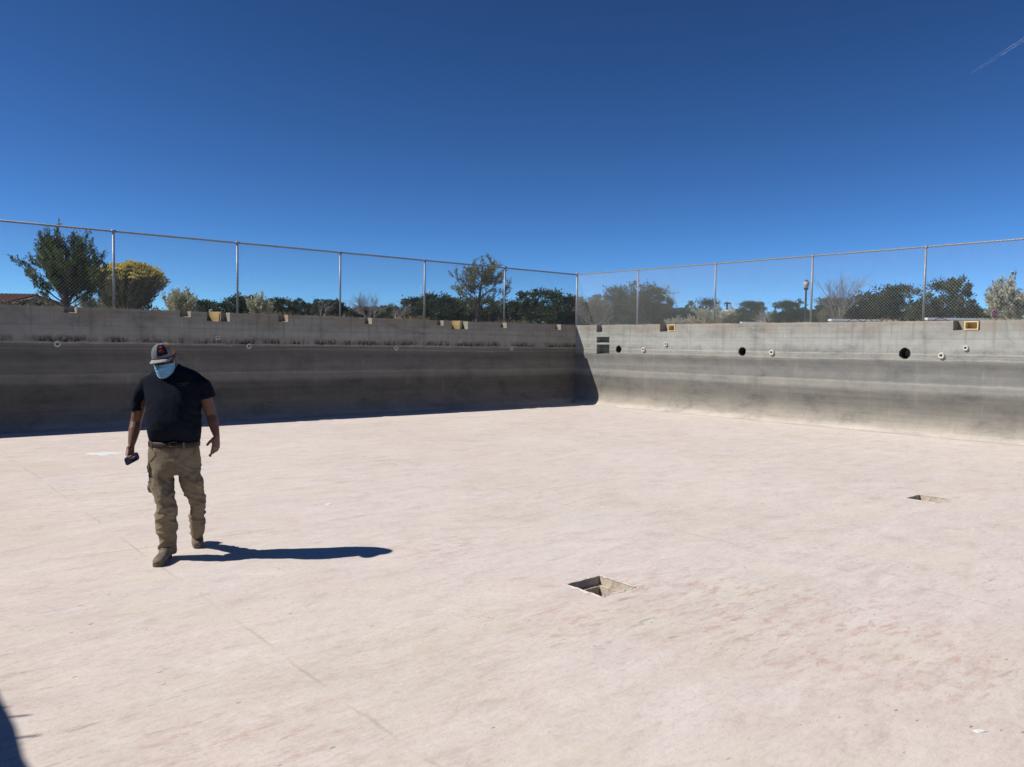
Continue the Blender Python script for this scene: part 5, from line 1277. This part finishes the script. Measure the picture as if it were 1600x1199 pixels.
    for pts in ([(277, 599.5), (279, 601), (281, 599), (283, 600.5), (285, 598.5), (286.5, 601.5), (289, 598), (291, 600), (293, 597.5), (294, 600)],):
        e = MB(); seam(bs, pts, .0016, e, .002); e.build('chest_logo', MAT['green_thread'], shirt)
    e = MB(); seam(bs, [(278, 602.5), (285, 603), (292, 601.5)], .0011, e, .002); e.build('chest_logo', MAT['green_thread'], shirt)
    # ---- boots
    def boot(heel, toe, ank, upv, lift):
        b = MB(); d = (toe - heel); L = d.length; d.normalize(); sd = d.cross(upv).normalized(); u = sd.cross(d).normalized(); q = lambda f_, h: heel + d * (L * f_) + u * h
        b.tube([q(.0, .050), q(.05, .052), q(.22, .054), q(.45, .052), q(.68, .044), q(.86, .038), q(.96, .034), q(1.0, .030)], [(.024, .030), (.034, .042), (.037, .046), (.041, .044), (.048, .036), (.046, .028), (.034, .020), (.016, .012)], 18, side=sd)
        b.tube([q(.16, .05), q(.20, .09), ank + Vector((0, 0, .02)), ank + Vector((0, 0, .06))], [.046, .046, .047, .050], 16)
        bm_ = link('boot', remesh(b, .006, 2, 'boot', MAT['boot']), root)
        s_ = MB(); n = 28; lo, mi, hi = [], [], []
        for k in range(n):
            a = 2 * math.pi * k / n; f_ = .5 - .5 * math.cos(a); w = (.038 + .016 * f_) * (abs(math.sin(a)) ** .6) * (1 if math.sin(a) > 0 else -1); c_ = heel + d * (L * (f_ * 1.04 - .02)) + sd * w
            lo.append(c_ + u * .001); mi.append(c_ * 1 + sd * (w * .04) + u * .012); hi.append(c_ + u * .026)
        s_.add(lo + mi + hi, [tuple(range(n))[::-1], tuple(range(2 * n, 3 * n))] + [(j * n + k, j * n + (k + 1) % n, (j + 1) * n + (k + 1) % n, (j + 1) * n + k) for j in (0, 1) for k in range(n)])
        s_.build('sole', MAT['sole'], bm_)
        l_ = MB(); l_.tube([q(.80, .03) - sd * .047, q(.74, .070) - sd * .026, q(.73, .080), q(.74, .070) + sd * .026, q(.80, .03) + sd * .047], .0022, 5)
        for k in range(4): c_ = q(.38 + .09 * k, .099 - .012 * k); l_.tube([c_ - sd * .024 - u * .006, c_ + u * .002, c_ + sd * .024 - u * .006], .0026, 5)
        l_.build('laces', MAT['sole'], bm_)
    hR, tR = on_z(265, 871.5) - O, on_z(247.5, 884.5) - O; hR.z = tR.z = .002
    tR = hR + (tR - hR).normalized() * .285
    boot(hR, tR, P(261, 866, 6.40), Vector((0, 0, 1)), 0)
    tL = on_z(309, 857.5) - O; tL.z = .002; hL = tL + Vector((-.10, .24, .085)); boot(hL, tL, P(307.5, 836, 6.88), Vector((0, 0, 1)), .08)
    # ---- phone in the hand: an object of its own
    kn, sd, pn, dv, tips = kR
    ph = bpy.data.objects.new('phone', None); COL.objects.link(ph)
    ctr = kn + dv * .012 + pn * .027 ; 
    la = Vector((.86, -.10, .46)).normalized(); nz = Vector((.10, -.90, .35)); nz = (nz - la * nz.dot(la)).normalized(); Rm = Matrix((la, nz.cross(la), nz)).transposed()
    ph.matrix_world = Matrix.Translation(O + ctr + dv * .018 - sd * .0) @ Rm.to_4x4(); tag(ph, 'dark blue mobile phone held in the man\'s right hand', 'phone')
    bm = bmesh.new(); bmesh.ops.create_cube(bm, size=1); bmesh.ops.scale(bm, vec=(.128, .064, .009), verts=bm.verts)
    bmesh.ops.bevel(bm, geom=[e_ for e_ in bm.edges if abs((e_.verts[0].co - e_.verts[1].co).z) > .005], offset=.009, segments=4, affect='EDGES')
    me = bpy.data.meshes.new('case'); bm.to_mesh(me); bm.free(); me.materials.append(MAT['patch']); link('case', me, ph)
    e = MB(); e.box((-.059, -.028, .0052), (.059, .028, .0062)); e.build('screen', MAT['phone'], ph); e = MB(); e.box((.036, .004, -.0068), (.056, .024, -.0052)); e.build('camera_bump', MAT['phone'], ph)
make_man()
